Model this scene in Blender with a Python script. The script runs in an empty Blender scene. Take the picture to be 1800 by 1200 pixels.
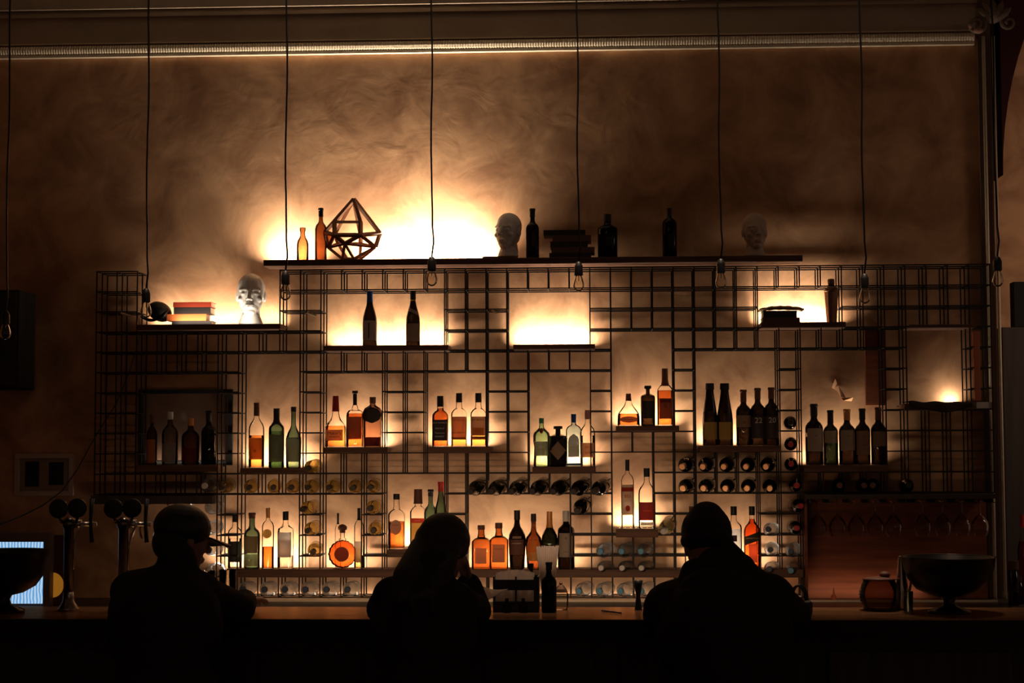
import bpy, bmesh, math, random
from mathutils import Vector, Matrix
random.seed(7)
S = bpy.context.scene
COL = S.collection
# ------------------------------------------------------------------ camera
F_PX = 2950.0
CAM = Vector((0.0, -9.45, 1.78))
YAW = math.atan(140 / F_PX); PITCH = math.atan(190 / F_PX); ROLL = -0.0035
RM = (Matrix.Rotation(YAW, 3, 'Z') @ Matrix.Rotation(math.pi / 2 + PITCH, 3, 'X') @ Matrix.Rotation(ROLL, 3, 'Z'))
cam = bpy.data.cameras.new('camera'); cam.sensor_width = 36; cam.lens = F_PX / 1800 * 36
cam.clip_start = 0.1; cam.clip_end = 100
co = bpy.data.objects.new('camera', cam); COL.objects.link(co)
co.matrix_world = Matrix.Translation(CAM) @ RM.to_4x4()
S.camera = co
# ------------------------------------------------------------------ view, world
S.view_settings.view_transform = 'Standard'; S.view_settings.look = 'None'
S.view_settings.exposure = 0.0; S.view_settings.gamma = 1.0; S.view_settings.use_curve_mapping = False
W = bpy.data.worlds.new('world'); S.world = W; W.use_nodes = True
W.node_tree.nodes['Background'].inputs[0].default_value = (1.0, 0.60, 0.42, 1)
W.node_tree.nodes['Background'].inputs[1].default_value = 0.068
S.cycles.max_bounces = 10; S.cycles.transparent_max_bounces = 24; S.cycles.diffuse_bounces = 4
S.cycles.glossy_bounces = 4; S.cycles.transmission_bounces = 8
S.cycles.caustics_reflective = False; S.cycles.caustics_refractive = False
S.cycles.sample_clamp_indirect = 3.0


def P(px, py, Y):
    """photo pixel (1800x1200) -> point on the vertical plane y=Y"""
    d = RM @ Vector(((px - 900) / F_PX, -(py - 600) / F_PX, -1.0))
    t = (Y - CAM.y) / d.y
    return CAM + d * t


def M_(px, Y):
    """size in metres of px pixels at depth Y"""
    return px * (Y - CAM.y) / F_PX


# ------------------------------------------------------------------ lights: warm LED strips behind the shelves, plus added fill lights
LED = (1.0, 0.83, 0.63)


def area(name, loc, sx, sy, power, direction, color=LED, spread=math.pi):
    L = bpy.data.lights.new(name, 'AREA'); L.shape = 'RECTANGLE'; L.size = sx; L.size_y = sy
    L.energy = power; L.color = color; L.spread = spread
    o = bpy.data.objects.new(name, L); COL.objects.link(o); o.location = loc
    o.rotation_euler = Vector(direction).to_track_quat('-Z', 'Y').to_euler()
    return o


# weak warm fill added out of view, grazes the cornice and the bar
area('ceiling_fill', (-1.0, -4.2, 4.6), 1.2, 0.5, 0.5, (0.1, 1.0, -0.5), (1.0, 0.72, 0.45))
area('bar_fill_light', (-.2, -2.25, 4.4), 3.4, .08, 6.5, (0, -.03, -1), (1, .72, .50), spread=.42)  # unseen fill added above the bar to brighten straws and napkins
# unseen fill added beyond the arch to lighten the far wall
area('side_room_fill', (3.9, -0.6, 3.0), 0.8, 0.8, 15.0, (0, 1, -.3), (1, .7, .5))

# ------------------------------------------------------------------ materials
MATS = {}


def mat(name, col=(.5, .5, .5), rough=.6, metal=0.0, emit=None, estr=0.0, noise=0.0, nscale=20.0, bump=0.0, bscale=60.0, spec=.5, coat=0.0):
    if name in MATS: return MATS[name]
    m = bpy.data.materials.new(name); m.use_nodes = True; MATS[name] = m
    nt = m.node_tree; b = nt.nodes['Principled BSDF']
    b.inputs['Base Color'].default_value = (*col, 1); b.inputs['Roughness'].default_value = rough
    b.inputs['Metallic'].default_value = metal; b.inputs['Specular IOR Level'].default_value = spec
    b.inputs['Coat Weight'].default_value = coat
    tc = nt.nodes.new('ShaderNodeTexCoord')
    nz = nt.nodes.new('ShaderNodeTexNoise'); nz.inputs['Scale'].default_value = nscale; nz.inputs['Detail'].default_value = 6
    nt.links.new(tc.outputs['Object'], nz.inputs['Vector'])
    mr = nt.nodes.new('ShaderNodeMapRange'); mr.inputs[1].default_value = .25; mr.inputs[2].default_value = .75
    a = noise if noise else 0.06
    mr.inputs[3].default_value = 1 - a; mr.inputs[4].default_value = 1 + a
    nt.links.new(nz.outputs['Fac'], mr.inputs[0])
    mx = nt.nodes.new('ShaderNodeVectorMath'); mx.operation = 'SCALE'; mx.inputs[0].default_value = col
    nt.links.new(mr.outputs[0], mx.inputs['Scale']); nt.links.new(mx.outputs[0], b.inputs['Base Color'])
    if bump:
        n2 = nt.nodes.new('ShaderNodeTexNoise'); n2.inputs['Scale'].default_value = bscale; n2.inputs['Detail'].default_value = 5
        nt.links.new(tc.outputs['Object'], n2.inputs['Vector'])
        bp = nt.nodes.new('ShaderNodeBump'); bp.inputs['Strength'].default_value = bump; bp.inputs['Distance'].default_value = .01
        nt.links.new(n2.outputs['Fac'], bp.inputs['Height']); nt.links.new(bp.outputs[0], b.inputs['Normal'])
    if emit:
        b.inputs['Emission Color'].default_value = (*emit, 1); b.inputs['Emission Strength'].default_value = estr
    return m


def glass(name, col, edge=.35, gloss=.05, refr=0.0, ior=1.4, milky=0.0):
    """coloured glass: tinted see-through body, darker where the path through it is long, with a clear reflection"""
    if name in MATS: return MATS[name]
    m = bpy.data.materials.new(name); m.use_nodes = True; MATS[name] = m
    nt = m.node_tree; nt.nodes.clear(); N = nt.nodes.new; L = nt.links.new
    out = N('ShaderNodeOutputMaterial'); tr = N('ShaderNodeBsdfTransparent'); gl = N('ShaderNodeBsdfGlossy')
    gl.inputs['Roughness'].default_value = gloss
    lw = N('ShaderNodeLayerWeight'); lw.inputs['Blend'].default_value = .35
    pw = N('ShaderNodeMath'); pw.operation = 'POWER'; pw.inputs[1].default_value = 1.6
    L(lw.outputs['Facing'], pw.inputs[0])
    mc = N('ShaderNodeMixRGB'); mc.inputs[1].default_value = (*col, 1)
    mc.inputs[2].default_value = (*[c * edge for c in col], 1)
    L(pw.outputs[0], mc.inputs[0]); L(mc.outputs[0], tr.inputs['Color'])
    fr = N('ShaderNodeFresnel'); fr.inputs['IOR'].default_value = ior
    mx = N('ShaderNodeMixShader'); L(fr.outputs[0], mx.inputs[0]); L(tr.outputs[0], mx.inputs[1]); L(gl.outputs[0], mx.inputs[2])
    last = mx
    if refr:
        gb = N('ShaderNodeBsdfGlass'); gb.inputs['Color'].default_value = (*col, 1); gb.inputs['IOR'].default_value = 1.35; gb.inputs['Roughness'].default_value = .02
        m2 = N('ShaderNodeMixShader'); m2.inputs[0].default_value = refr; L(mx.outputs[0], m2.inputs[1]); L(gb.outputs[0], m2.inputs[2]); last = m2
    if milky:
        tl = N('ShaderNodeBsdfTranslucent'); tl.inputs[0].default_value = (.9, .9, .9, 1); m3 = N('ShaderNodeMixShader'); m3.inputs[0].default_value = milky
        L(last.outputs[0], m3.inputs[1]); L(tl.outputs[0], m3.inputs[2]); last = m3
    L(last.outputs[0], out.inputs['Surface'])
    return m


def wall_mat(name, c1, c2, bump=.35):
    m = bpy.data.materials.new(name); m.use_nodes = True; MATS[name] = m
    nt = m.node_tree; N = nt.nodes.new; L = nt.links.new; b = nt.nodes['Principled BSDF']
    b.inputs['Roughness'].default_value = .85; b.inputs['Specular IOR Level'].default_value = .15
    tc = N('ShaderNodeTexCoord')
    n1 = N('ShaderNodeTexNoise'); n1.inputs['Scale'].default_value = 3.0; n1.inputs['Detail'].default_value = 9; n1.inputs['Roughness'].default_value = .62; n1.inputs['Distortion'].default_value = .6
    L(tc.outputs['Object'], n1.inputs['Vector'])
    cr = N('ShaderNodeValToRGB'); cr.color_ramp.elements[0].position = .36; cr.color_ramp.elements[1].position = .62
    cr.color_ramp.elements[0].color = (*c1, 1); cr.color_ramp.elements[1].color = (*c2, 1)
    L(n1.outputs['Fac'], cr.inputs[0]); L(cr.outputs[0], b.inputs['Base Color'])
    n2 = N('ShaderNodeTexNoise'); n2.inputs['Scale'].default_value = 7; n2.inputs['Detail'].default_value = 10; n2.inputs['Distortion'].default_value = .9
    L(tc.outputs['Object'], n2.inputs['Vector'])
    bp = N('ShaderNodeBump'); bp.inputs['Strength'].default_value = bump; bp.inputs['Distance'].default_value = .02
    L(n2.outputs['Fac'], bp.inputs['Height']); L(bp.outputs[0], b.inputs['Normal'])
    return m


def wood_mat(name, c1, c2, rough=.5, scale=3.0, axis='X', spec=.4):
    m = bpy.data.materials.new(name); m.use_nodes = True; MATS[name] = m
    nt = m.node_tree; N = nt.nodes.new; L = nt.links.new; b = nt.nodes['Principled BSDF']
    b.inputs['Roughness'].default_value = rough; b.inputs['Specular IOR Level'].default_value = spec
    tc = N('ShaderNodeTexCoord'); mp = N('ShaderNodeMapping')
    mp.inputs['Scale'].default_value = (1, 12, 12) if axis == 'X' else (12, 12, 1)
    n1 = N('ShaderNodeTexNoise'); n1.inputs['Scale'].default_value = scale; n1.inputs['Detail'].default_value = 8
    L(tc.outputs['Object'], mp.inputs[0]); L(mp.outputs[0], n1.inputs['Vector'])
    cr = N('ShaderNodeValToRGB'); cr.color_ramp.elements[0].position = .35; cr.color_ramp.elements[1].position = .65
    cr.color_ramp.elements[0].color = (*c1, 1); cr.color_ramp.elements[1].color = (*c2, 1)
    L(n1.outputs['Fac'], cr.inputs[0]); L(cr.outputs[0], b.inputs['Base Color'])
    return m


WALL = wall_mat('old_plaster', (.35, .18, .098), (.64, .37, .205), .10)
FRIEZE = wall_mat('frieze_plaster', (.42, .33, .24), (.48, .38, .28), .15)
STUCCO = mat('pale_stucco', (.80, .68, .50), .6, bump=.3)
SHELFW = wood_mat('dark_shelf_wood', (.085, .036, .02), (.16, .072, .042), .6)
BARTOP = wood_mat('varnished_bar_wood', (.09, .042, .022), (.18, .085, .042), .26, 2.0, spec=.6)
nt = BARTOP.node_tree; di = nt.nodes.new('ShaderNodeBsdfDiffuse'); gy = nt.nodes.new('ShaderNodeBsdfGlossy'); mxs = nt.nodes.new('ShaderNodeMixShader')
gy.inputs['Color'].default_value = (1, .62, .33, 1); mxs.inputs[0].default_value = .34
wn = nt.nodes.new('ShaderNodeTexNoise'); wn.inputs['Scale'].default_value = 6; wr = nt.nodes.new('ShaderNodeMapRange'); wr.inputs[3].default_value = .10; wr.inputs[4].default_value = .34
nt.links.new(nt.nodes['Mapping'].outputs[0], wn.inputs['Vector']); nt.links.new(wn.outputs[0], wr.inputs[0]); nt.links.new(wr.outputs[0], gy.inputs['Roughness'])
nt.links.new(nt.nodes['Color Ramp'].outputs[0] if 'Color Ramp' in nt.nodes else nt.nodes['ColorRamp'].outputs[0], di.inputs[0]); nt.links.new(di.outputs[0], mxs.inputs[1]); nt.links.new(gy.outputs[0], mxs.inputs[2]); nt.links.new(mxs.outputs[0], nt.nodes['Material Output'].inputs[0])
BARFRONT = wood_mat('bar_front_wood', (.05, .036, .030), (.075, .055, .045), .7, 2.0, 'Z')
PANELW = wood_mat('red_brown_panel_wood', (.15, .036, .013), (.25, .068, .025), .6)
WIRE = mat('rack_steel', (.020, .013, .010), .6, .3)
BLACK = mat('black_plastic', (.012, .012, .013), .45)
BLACKM = mat('black_matt', (.010, .009, .009), .9)
STEELD = mat('dark_steel', (.06, .055, .05), .35, .8)
CHROME = mat('brushed_chrome', (.55, .50, .45), .22, 1.0)
PAPER = mat('white_paper', (.72, .66, .60), .8)
PLASTER = mat('white_plaster', (.85, .82, .78), .55)
FLOORM = wood_mat('floor_wood', (.05, .03, .02), (.09, .05, .03), .5, 2.0)
CEILM = mat('ceiling_paint', (.4, .34, .28), .9)

# ------------------------------------------------------------------ mesh helpers


def link(name, bm, m, parent=None, smooth=False):
    me = bpy.data.meshes.new(name); bm.normal_update(); bm.to_mesh(me); bm.free()
    for mm in (m if isinstance(m, (list, tuple)) else [m]): me.materials.append(mm)
    if smooth: me.polygons.foreach_set('use_smooth', [True] * len(me.polygons))
    o = bpy.data.objects.new(name, me); COL.objects.link(o)
    if parent is not None: o.parent = parent
    return o


def smooth_by_angle(o, deg=40):
    me = o.data
    bm = bmesh.new(); bm.from_mesh(me)
    for f in bm.faces: f.smooth = True
    for e in bm.edges:
        if len(e.link_faces) == 2 and e.calc_face_angle(0) > math.radians(deg): e.smooth = False
    bm.to_mesh(me); bm.free()
    return o


def box(bm, x0, x1, y0, y1, z0, z1):
    vs = [bm.verts.new((x, y, z)) for x in (x0, x1) for y in (y0, y1) for z in (z0, z1)]
    for f in ((0, 1, 3, 2), (4, 6, 7, 5), (0, 4, 5, 1), (2, 3, 7, 6), (0, 2, 6, 4), (1, 5, 7, 3)):
        bm.faces.new([vs[i] for i in f])
    return vs


def bevel_box(x0, x1, y0, y1, z0, z1, r=.003, seg=2):
    bm = bmesh.new(); box(bm, x0, x1, y0, y1, z0, z1)
    bmesh.ops.bevel(bm, geom=bm.edges[:], offset=r, segments=seg, affect='EDGES', profile=.6)
    return bm


def frame_axes(d):
    d = d.normalized(); a = Vector((0, 0, 1)) if abs(d.z) < .9 else Vector((1, 0, 0))
    u = d.cross(a).normalized(); v = d.cross(u).normalized()
    return u, v


def tube(bm, pts, r, seg=8, cap=True):
    """pts: list of Vector, r: radius or list"""
    n = len(pts); rings = []
    for i, p in enumerate(pts):
        d = (pts[min(i + 1, n - 1)] - pts[max(i - 1, 0)])
        if i == 0: u, v = frame_axes(d)
        else:
            dn = d.normalized(); u = (u - dn * u.dot(dn)).normalized(); v = dn.cross(u)
        rr = r[i] if isinstance(r, (list, tuple)) else r
        rings.append([bm.verts.new(p + u * math.cos(2 * math.pi * k / seg) * rr + v * math.sin(2 * math.pi * k / seg) * rr) for k in range(seg)])
    for a, b in zip(rings, rings[1:]):
        for k in range(seg): bm.faces.new((a[k], a[(k + 1) % seg], b[(k + 1) % seg], b[k]))
    if cap:
        bm.faces.new(rings[0][::-1]); bm.faces.new(rings[-1])


def lathe(bm, prof, seg=24, mtx=None, caps=True, ratio=1.0, n=2.0, rmax=None):
    """prof [(r,z)], optional superellipse cross-section for the wide part"""
    rm = rmax or max(p[0] for p in prof); rings = []
    for r, z in prof:
        ry = min(r, rm * ratio); nn = n if r > rm * .62 else 2.0
        ring = []
        for k in range(seg):
            a = 2 * math.pi * (k + .5) / seg; c, s = math.cos(a), math.sin(a)
            p = Vector((r * math.copysign(abs(c) ** (2 / nn), c), ry * math.copysign(abs(s) ** (2 / nn), s), z))
            if mtx is not None: p = mtx @ p
            ring.append(bm.verts.new(p))
        rings.append(ring)
    for a, b in zip(rings, rings[1:]):
        for k in range(seg): bm.faces.new((a[k], a[(k + 1) % seg], b[(k + 1) % seg], b[k]))
    if caps:
        bm.faces.new(rings[0][::-1]); bm.faces.new(rings[-1])


def ellipsoid(bm, c, r, mtx=None, u=20, v=12):
    m = Matrix.Translation(c) @ (mtx.to_4x4() if mtx is not None else Matrix.Identity(4)) @ Matrix.Diagonal((*r, 1))
    bmesh.ops.create_uvsphere(bm, u_segments=u, v_segments=v, radius=1, matrix=m)


def capsule(bm, p0, r0, p1, r1, seg=14):
    """tapered limb with round ends"""
    p0, p1 = Vector(p0), Vector(p1); d = p1 - p0; L = d.length
    if L < 1e-6: ellipsoid(bm, p0, (r0,) * 3); return
    dn = d / L; pts = []; rs = []
    for k in range(5):
        a = math.pi / 2 * (1 - k / 4); pts.append(p0 - dn * r0 * math.sin(a)); rs.append(max(r0 * math.cos(a), r0 * .05))
    for k in range(5):
        a = math.pi / 2 * k / 4; pts.append(p1 + dn * r1 * math.sin(a)); rs.append(max(r1 * math.cos(a), r1 * .05))
    tube(bm, pts, rs, seg)


def remesh(name, bm, voxel, m, parent, smooth=6, loc=None):
    """fuse overlapping shapes into ONE continuous skin"""
    me = bpy.data.meshes.new(name); bm.to_mesh(me); bm.free()
    o = bpy.data.objects.new(name, me); COL.objects.link(o)
    rmod = o.modifiers.new('r', 'REMESH'); rmod.mode = 'VOXEL'; rmod.voxel_size = voxel
    sm = o.modifiers.new('s', 'SMOOTH'); sm.iterations = smooth; sm.factor = .5
    dg = bpy.context.evaluated_depsgraph_get(); ev = o.evaluated_get(dg)
    new = bpy.data.meshes.new_from_object(ev); o.modifiers.clear(); o.data = new; new.name = name
    new.materials.clear(); new.materials.append(m)
    new.polygons.foreach_set('use_smooth', [True] * len(new.polygons))
    o.parent = parent
    return o


def tag(o, label=None, cat=None, group=None, kind=None):
    if label: o['label'] = label
    if cat: o['category'] = cat
    if group: o['group'] = group
    if kind: o['kind'] = kind
    return o


def thing(name, label, cat, loc=(0, 0, 0), group=None):
    o = bpy.data.objects.new(name, None); COL.objects.link(o); o.location = loc; o.empty_display_size = .05
    return tag(o, label, cat, group)


def struct(o): o['kind'] = 'structure'; return o


ORD = ['first', 'second', 'third', 'fourth', 'fifth', 'sixth', 'seventh', 'eighth', 'ninth', 'tenth', 'eleventh', 'twelfth']

# ------------------------------------------------------------------ the room
YW = 0.0; YF = -0.235; YM = -0.13; YB = -0.03          # wall, rack front / middle / back wires
WL, WR = P(-250, 600, YW).x, P(1722, 600, YW).x
bm = bmesh.new(); box(bm, WL, WR + .02, YW, YW + .2, 0, 5.2); struct(link('wall_back', bm, WALL))
bm = bmesh.new(); box(bm, WL - .2, 7.5, -12, 3.5, -.1, 0); struct(link('floor', bm, FLOORM))
bm = bmesh.new(); box(bm, WL - .2, 7.5, -12, 3.5, 5.2, 5.3); struct(link('ceiling', bm, CEILM))
bm = bmesh.new(); box(bm, WL - .2, WL, -12, .2, 0, 5.2); struct(link('wall_left', bm, WALL))
# wall of the next room seen through the arch
bm = bmesh.new(); box(bm, WR - .3, 7.5, 1.6, 1.8, 0, 5.2); struct(link('wall_far', bm, WALL))
# frieze above the bead moulding, slightly proud of the wall
zc0 = P(900, 88.5, -.03).z; zc1 = P(900, 66, -.03).z; zf = P(900, 19, -.02).z
bm = bmesh.new(); box(bm, WL, WR + .02, -.012, 0, zc1 + .002, 5.2); struct(link('frieze', bm, FRIEZE)); bpy.data.objects['frieze'].name = 'trim_1'
# bead moulding: a beaded roll between two fillets
bm = bmesh.new()
xa, xb = WL, WR
r = (zc1 - zc0) / 2; zm = (zc0 + zc1) / 2
n = 430
pts = [Vector((xa + (xb - xa) * i / (n * 2), -.018, zm)) for i in range(n * 2 + 1)]
tube(bm, pts, [r * (.66 + (.12 if i % 2 else 0)) for i in range(n * 2 + 1)], 10)
box(bm, xa, xb, -.034, -.0005, zc0 - .004, zc0 + .010)
box(bm, xa, xb, -.028, -.013, zc1 - .001, zc1 + .005)
struct(link('trim_2', bm, STUCCO))
bm = bmesh.new(); box(bm, WL, WR + .02, -.03, -.013, zf - .0, zf + .02); box(bm, WL, WR + .02, -.055, -.013, zf + .04, zf + .3)
struct(link('trim_3', bm, FRIEZE))
# corner trim at the right end of the wall: two thin pale mouldings with a dark groove
xt0 = P(1726, 400, -.02).x; xt1 = P(1749, 400, -.02).x
bm = bmesh.new(); box(bm, WR + .0205, xt1, -.015, .35, 0, 5.2); struct(link('trim_4', bm, mat('groove_paint', (.16, .10, .07), .7)))
bm = bmesh.new()
for xx, rr in ((P(1735.5, 400, -.03).x, .010), (P(1753, 400, -.03).x, .009)):
    tube(bm, [Vector((xx, -.030, 0.0)), Vector((xx, -.030, zc0 + .04))], rr, 12)
struct(link('trim_5', bm, STUCCO, None, True))
# arch of dark red plaster beside it
bm = bmesh.new()
xs = P(1757, 300, .1).x; zs = P(1757, 290, .1).z
top = []
for i in range(21):
    a = math.pi / 2 * i / 20
    top.append((xs + 1.3 * (1 - math.cos(a)), zs - .07 + 1.75 * math.sin(a)))
for y0, y1 in ((.02, .36),):
    fr, bk = [], []
    for x, z in top: fr.append(bm.verts.new((x, y0, z))); bk.append(bm.verts.new((x, y1, z)))
    fo, bo = [], []
    for x, z in top: fo.append(bm.verts.new((x, y0, 5.2))); bo.append(bm.verts.new((x, y1, 5.2)))
    for i in range(20):
        bm.faces.new((fr[i], fr[i + 1], fo[i + 1], fo[i])); bm.faces.new((bk[i], bo[i], bo[i + 1], bk[i + 1]))
        bm.faces.new((fr[i], bk[i], bk[i + 1], fr[i + 1]))
struct(link('trim_6', bm, mat('dark_red_plaster', (.085, .018, .02), .8)))
# stucco ornament (scrolled capital) at the top of the corner
t = thing('stucco_capital', 'curled dark stucco capital at the top right corner above the thin column mouldings', 'ornament', P(1745, 40, -.06))
bm = bmesh.new()
for cx, cy, r0, turns in ((1716, 44, 17, 1.6), (1772, 40, 13, -1.4)):
    c = P(cx, cy, -.08); pts = []; rs = []
    for i in range(30):
        a = i / 29 * turns * 2 * math.pi; rr = M_(r0, -.08) * (1 - .75 * i / 29)
        pts.append(Vector((c.x + rr * math.sin(a), c.y - .015 * i / 29, c.z + rr * math.cos(a)))); rs.append(.014 - .006 * i / 29)
    tube(bm, pts, rs, 8)
    o = link('scroll', bm, mat('aged_stucco', (.22, .15, .11), .6, bump=.5), t, True); o.matrix_parent_inverse = Matrix.Translation(-t.location); bm = bmesh.new()
bm = bmesh.new()
for a in (-.9, -.45, 0, .45, .9):
    c = P(1745, 30, -.07); L = .13
    pts = [c + Vector((math.sin(a) * L * q, -.02 * math.sin(q * 3), -.03 + math.cos(a) * L * q)) for q in (0, .25, .5, .75, 1)]
    tube(bm, pts, [.012, .022, .026, .018, .004], 8)
o = link('leaf', bm, mat('aged_stucco'), t, True); o.matrix_parent_inverse = Matrix.Translation(-t.location)
bm = bmesh.new(); ellipsoid(bm, P(1719, 54, -.09), (.028, .02, .016)); ellipsoid(bm, P(1706, 46, -.10), (.010, .01, .012))
o = link('rosette', bm, mat('pink_stucco', (.5, .27, .18), .6), t, True); o.matrix_parent_inverse = Matrix.Translation(-t.location)

# ------------------------------------------------------------------ the wire rack
X0, X1 = P(168, 660, YF).x, P(1744, 660, YF).x
Z0, Z1 = P(950, 471, YF).z, P(950, 1050, YF).z
cx = lambda c: X0 + (X1 - X0) * c / 43
rz = lambda r: Z0 + (Z1 - Z0) * r / 16
OPEN = [(2, 9, 0, 3), (11, 17, 1, 4), (20, 24, 1, 4), (32, 36, 1, 3), (7, 10, 4, 10), (2, 6, 5, 10), (11, 14, 5, 9), (16, 19, 5, 9),
        (21, 24, 5, 10), (25, 28, 3, 8), (29, 33, 4, 9), (34, 38, 4, 10), (39, 42, 3, 7),
        (7, 10, 11, 15), (11, 13, 11, 15), (14, 17, 10, 14), (18, 23, 11, 15), (25, 27, 9, 13), (29, 32, 11, 15),
        (0, 6, 11, 16), (34, 43, 11, 16)]


def is_open(c, r):
    if c < 0 or c >= 43 or r < 0 or r >= 16: return True
    return any(a <= c < b and d <= r < e for a, b, d, e in OPEN)


hseg, vseg, nodes = set(), set(), set()
for c in range(43):
    for r in range(16):
        if not is_open(c, r):
            hseg |= {(c, r), (c, r + 1)}; vseg |= {(c, r), (c + 1, r)}
            nodes |= {(c, r), (c + 1, r), (c, r + 1), (c + 1, r + 1)}
WR_ = .0034


def bar(bm, x0, x1, y0, y1, z0, z1, r=WR_): box(bm, x0 - r, x1 + r, y0 - r, y1 + r, z0 - r, z1 + r)


rack = thing('wire_rack', 'wall-wide rusty dark steel wire lattice rack fixed behind the bar', 'rack', (cx(21.5), -.13, rz(16)))
inv = Matrix.Translation(-rack.location)
for nm, Y in (('front_grid', YF), ('middle_grid', YM), ('back_grid', YB)):
    bm = bmesh.new()
    for r in range(17):          # merge runs of cells into single rods
        c = 0
        while c < 43:
            if (c, r) in hseg:
                e = c
                while (e, r) in hseg: e += 1
                bar(bm, cx(c), cx(e), Y, Y, rz(r), rz(r)); c = e
            else: c += 1
    for c in range(44):
        r = 0
        while r < 16:
            if (c, r) in vseg:
                e = r
                while (c, e) in vseg: e += 1
                bar(bm, cx(c), cx(c), Y + .004, Y + .004, rz(e), rz(r)); r = e
            else: r += 1
    o = link(nm, bm, WIRE, rack); o.matrix_parent_inverse = inv
bm = bmesh.new()
for c, r in nodes: bar(bm, cx(c), cx(c), YF, YB, rz(r), rz(r), .0019)
o = link('cross_rod', bm, WIRE, rack); o.matrix_parent_inverse = inv; o['kind'] = 'stuff'

# ------------------------------------------------------------------ shelves with their LED strips
LEDM = mat('led_lens', (.9, .85, .8), .4, emit=(1, .8, .55), estr=14)
SH = {}


def shelf(key, x0, x1, yt, thick, power, label, led=(0.03, .97), y_front=-.248, leds=True, spread=2.55, gap=.078, tilt=.36, dark=False):
    a = P(x0, yt, y_front); b = P(x1, yt, y_front)
    zt = P((x0 + x1) / 2, yt, y_front).z; th = M_(thick, y_front)
    t = thing('wall_shelf', label, 'shelf', ((a.x + b.x) / 2, -.02, zt), 'backlit wooden shelves in the wire rack')
    bm = bevel_box(a.x, b.x, y_front, -gap, zt - th, zt, .002, 1)
    o = link('board', bm, SHELFW, t); o.matrix_parent_inverse = Matrix.Translation(-t.location)
    L = b.x - a.x
    l0, l1 = a.x + L * led[0], a.x + L * led[1]
    SH[key] = zt
    bm = bmesh.new(); box(bm, a.x, b.x, -gap + .0005, -gap + .055, zt - .012, zt - .004)
    o = link('led_channel', bm, STEELD, t); o.matrix_parent_inverse = Matrix.Translation(-t.location)
    if leds and power > 0:
        bm = bmesh.new(); n = max(3, int((l1 - l0) / .03))
        for i in range(n):
            x = l0 + (l1 - l0) * (i + .5) / n; box(bm, x - .003, x + .003, -gap + .018, -gap + .026, zt - .0039, zt - .001)
        o = link('led_strip', bm, LEDM, t); o.matrix_parent_inverse = Matrix.Translation(-t.location)
        area('led_or_fill_light', ((l0 + l1) / 2, -gap + .022, zt + .003), l1 - l0, .012, power * (l1 - l0), (0, tilt, 1), spread=spread)
    return zt


K = 6.6
shelf('main_l', 463, 1411, 452.5, 11, 5.8 * K, 'long topmost shelf carrying the wooden geometric terrarium and dark bottles', led=(.17, .42), spread=2.4)
area('led_or_fill_light', (P(515, 452, -.06).x, -.08, SH['main_l'] + .003), .24, .012, 1.0 * K, (0, .42, 1), spread=2.5)
shelf('w1', 241, 493, 569.5, 10, .8 * K, 'upper left shelf with the glowing head and red books', led=(.05, .97))
area('led_or_fill_light', (P(378, 1000, -.1).x, -.06, P(378, 1003, -.1).z), .10, .01, .55, (0, -.1, 1), spread=2.4)  # extra light on no fitting, added to brighten the silvery plastic bottles
area('led_or_fill_light', ((P(300, 570, -.235).x + P(458, 570, -.235).x) / 2, -.240, SH['w1'] + .003), .46, .010, .85, (0, .5, 1), spread=2.6)  # extra light added at the shelf's front edge for the head and books
shelf('w2', 570, 788, 606.5, 10, 1.3 * K, 'shelf with two lone wine bottles, left one blue-capped')
shelf('w3', 902, 1046, 605, 9, 1.9 * K, 'empty brightly lit shelf in the middle of the rack')
shelf('w4', 1338, 1487, 566, 10, 1.6 * K, 'upper right shelf with the cocktail shaker and book pile')
shelf('w5', 422, 541, 822.5, 10, 1.5 * K, 'shelf with one amber and two green spirit bottles')
shelf('w0', 241, 380, 817, 12, .10 * K, 'dim left shelf in front of the framed mirror')
shelf('w6', 569, 681, 786, 10, 1.3 * K, 'shelf with the red wax-topped whiskey bottle')
shelf('w7', 753, 863, 785, 11, 1.6 * K, 'shelf with three square whiskey bottles, black label at left')
shelf('w8', 936, 1047, 820, 12, 1.4 * K, 'shelf with the four gin bottles, pale green one at left')
shelf('w9', 1083, 1194, 748, 10, 1.2 * K, 'shelf with the squat amber bottle and black apothecary bottle')
shelf('w10', 1230, 1373, 783, 11, 1.0 * K, 'shelf with two orange-labelled tall bottles and three red wines')
shelf('w11', 1413, 1560, 817, 12, .75 * K, 'right shelf with five labelled wine bottles')
shelf('w12', 1590, 1712, 709, 11, .0, 'far right shelf with a dark cloth hanging over it')
a = P(1668, 706, -.03); area('led_or_fill_light', (a.x, -.06, SH['w12'] + .004), .09, .012, .22 * K, (-.3, .3, 1))
shelf('w15', 681, 790, 966, 13, 1.1 * K, 'shelf behind the long-haired person with green-necked bottles')
shelf('w17', 1083, 1157, 930, 14, 1.7 * K, 'small low shelf with two clear tall bottles')
shelf('bottom', 395, 1208, 1000.5, 14, 0, 'long bottom board just above the lying water bottles')
for x0, x1, pw in ((405, 530, 1.9), (578, 645, 1.5), (828, 1008, 1.3)):
    a = P(x0, 1000, -.03); b = P(x1, 1000, -.03)
    area('led_or_fill_light', ((a.x + b.x) / 2, -.08, SH['bottom'] + .003), b.x - a.x, .012, pw * K * (b.x - a.x), (0, .42, 1))
shelf('bottom_r', 1209, 1412, 1000.5, 14, 0, 'short bottom board behind the person in the beanie')
a = P(1215, 1000, -.03); b = P(1335, 1000, -.03)
area('led_or_fill_light', ((a.x + b.x) / 2, -.08, SH['bottom_r'] + .003), b.x - a.x, .012, 1.6 * K * (b.x - a.x), (0, .42, 1))

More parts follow.
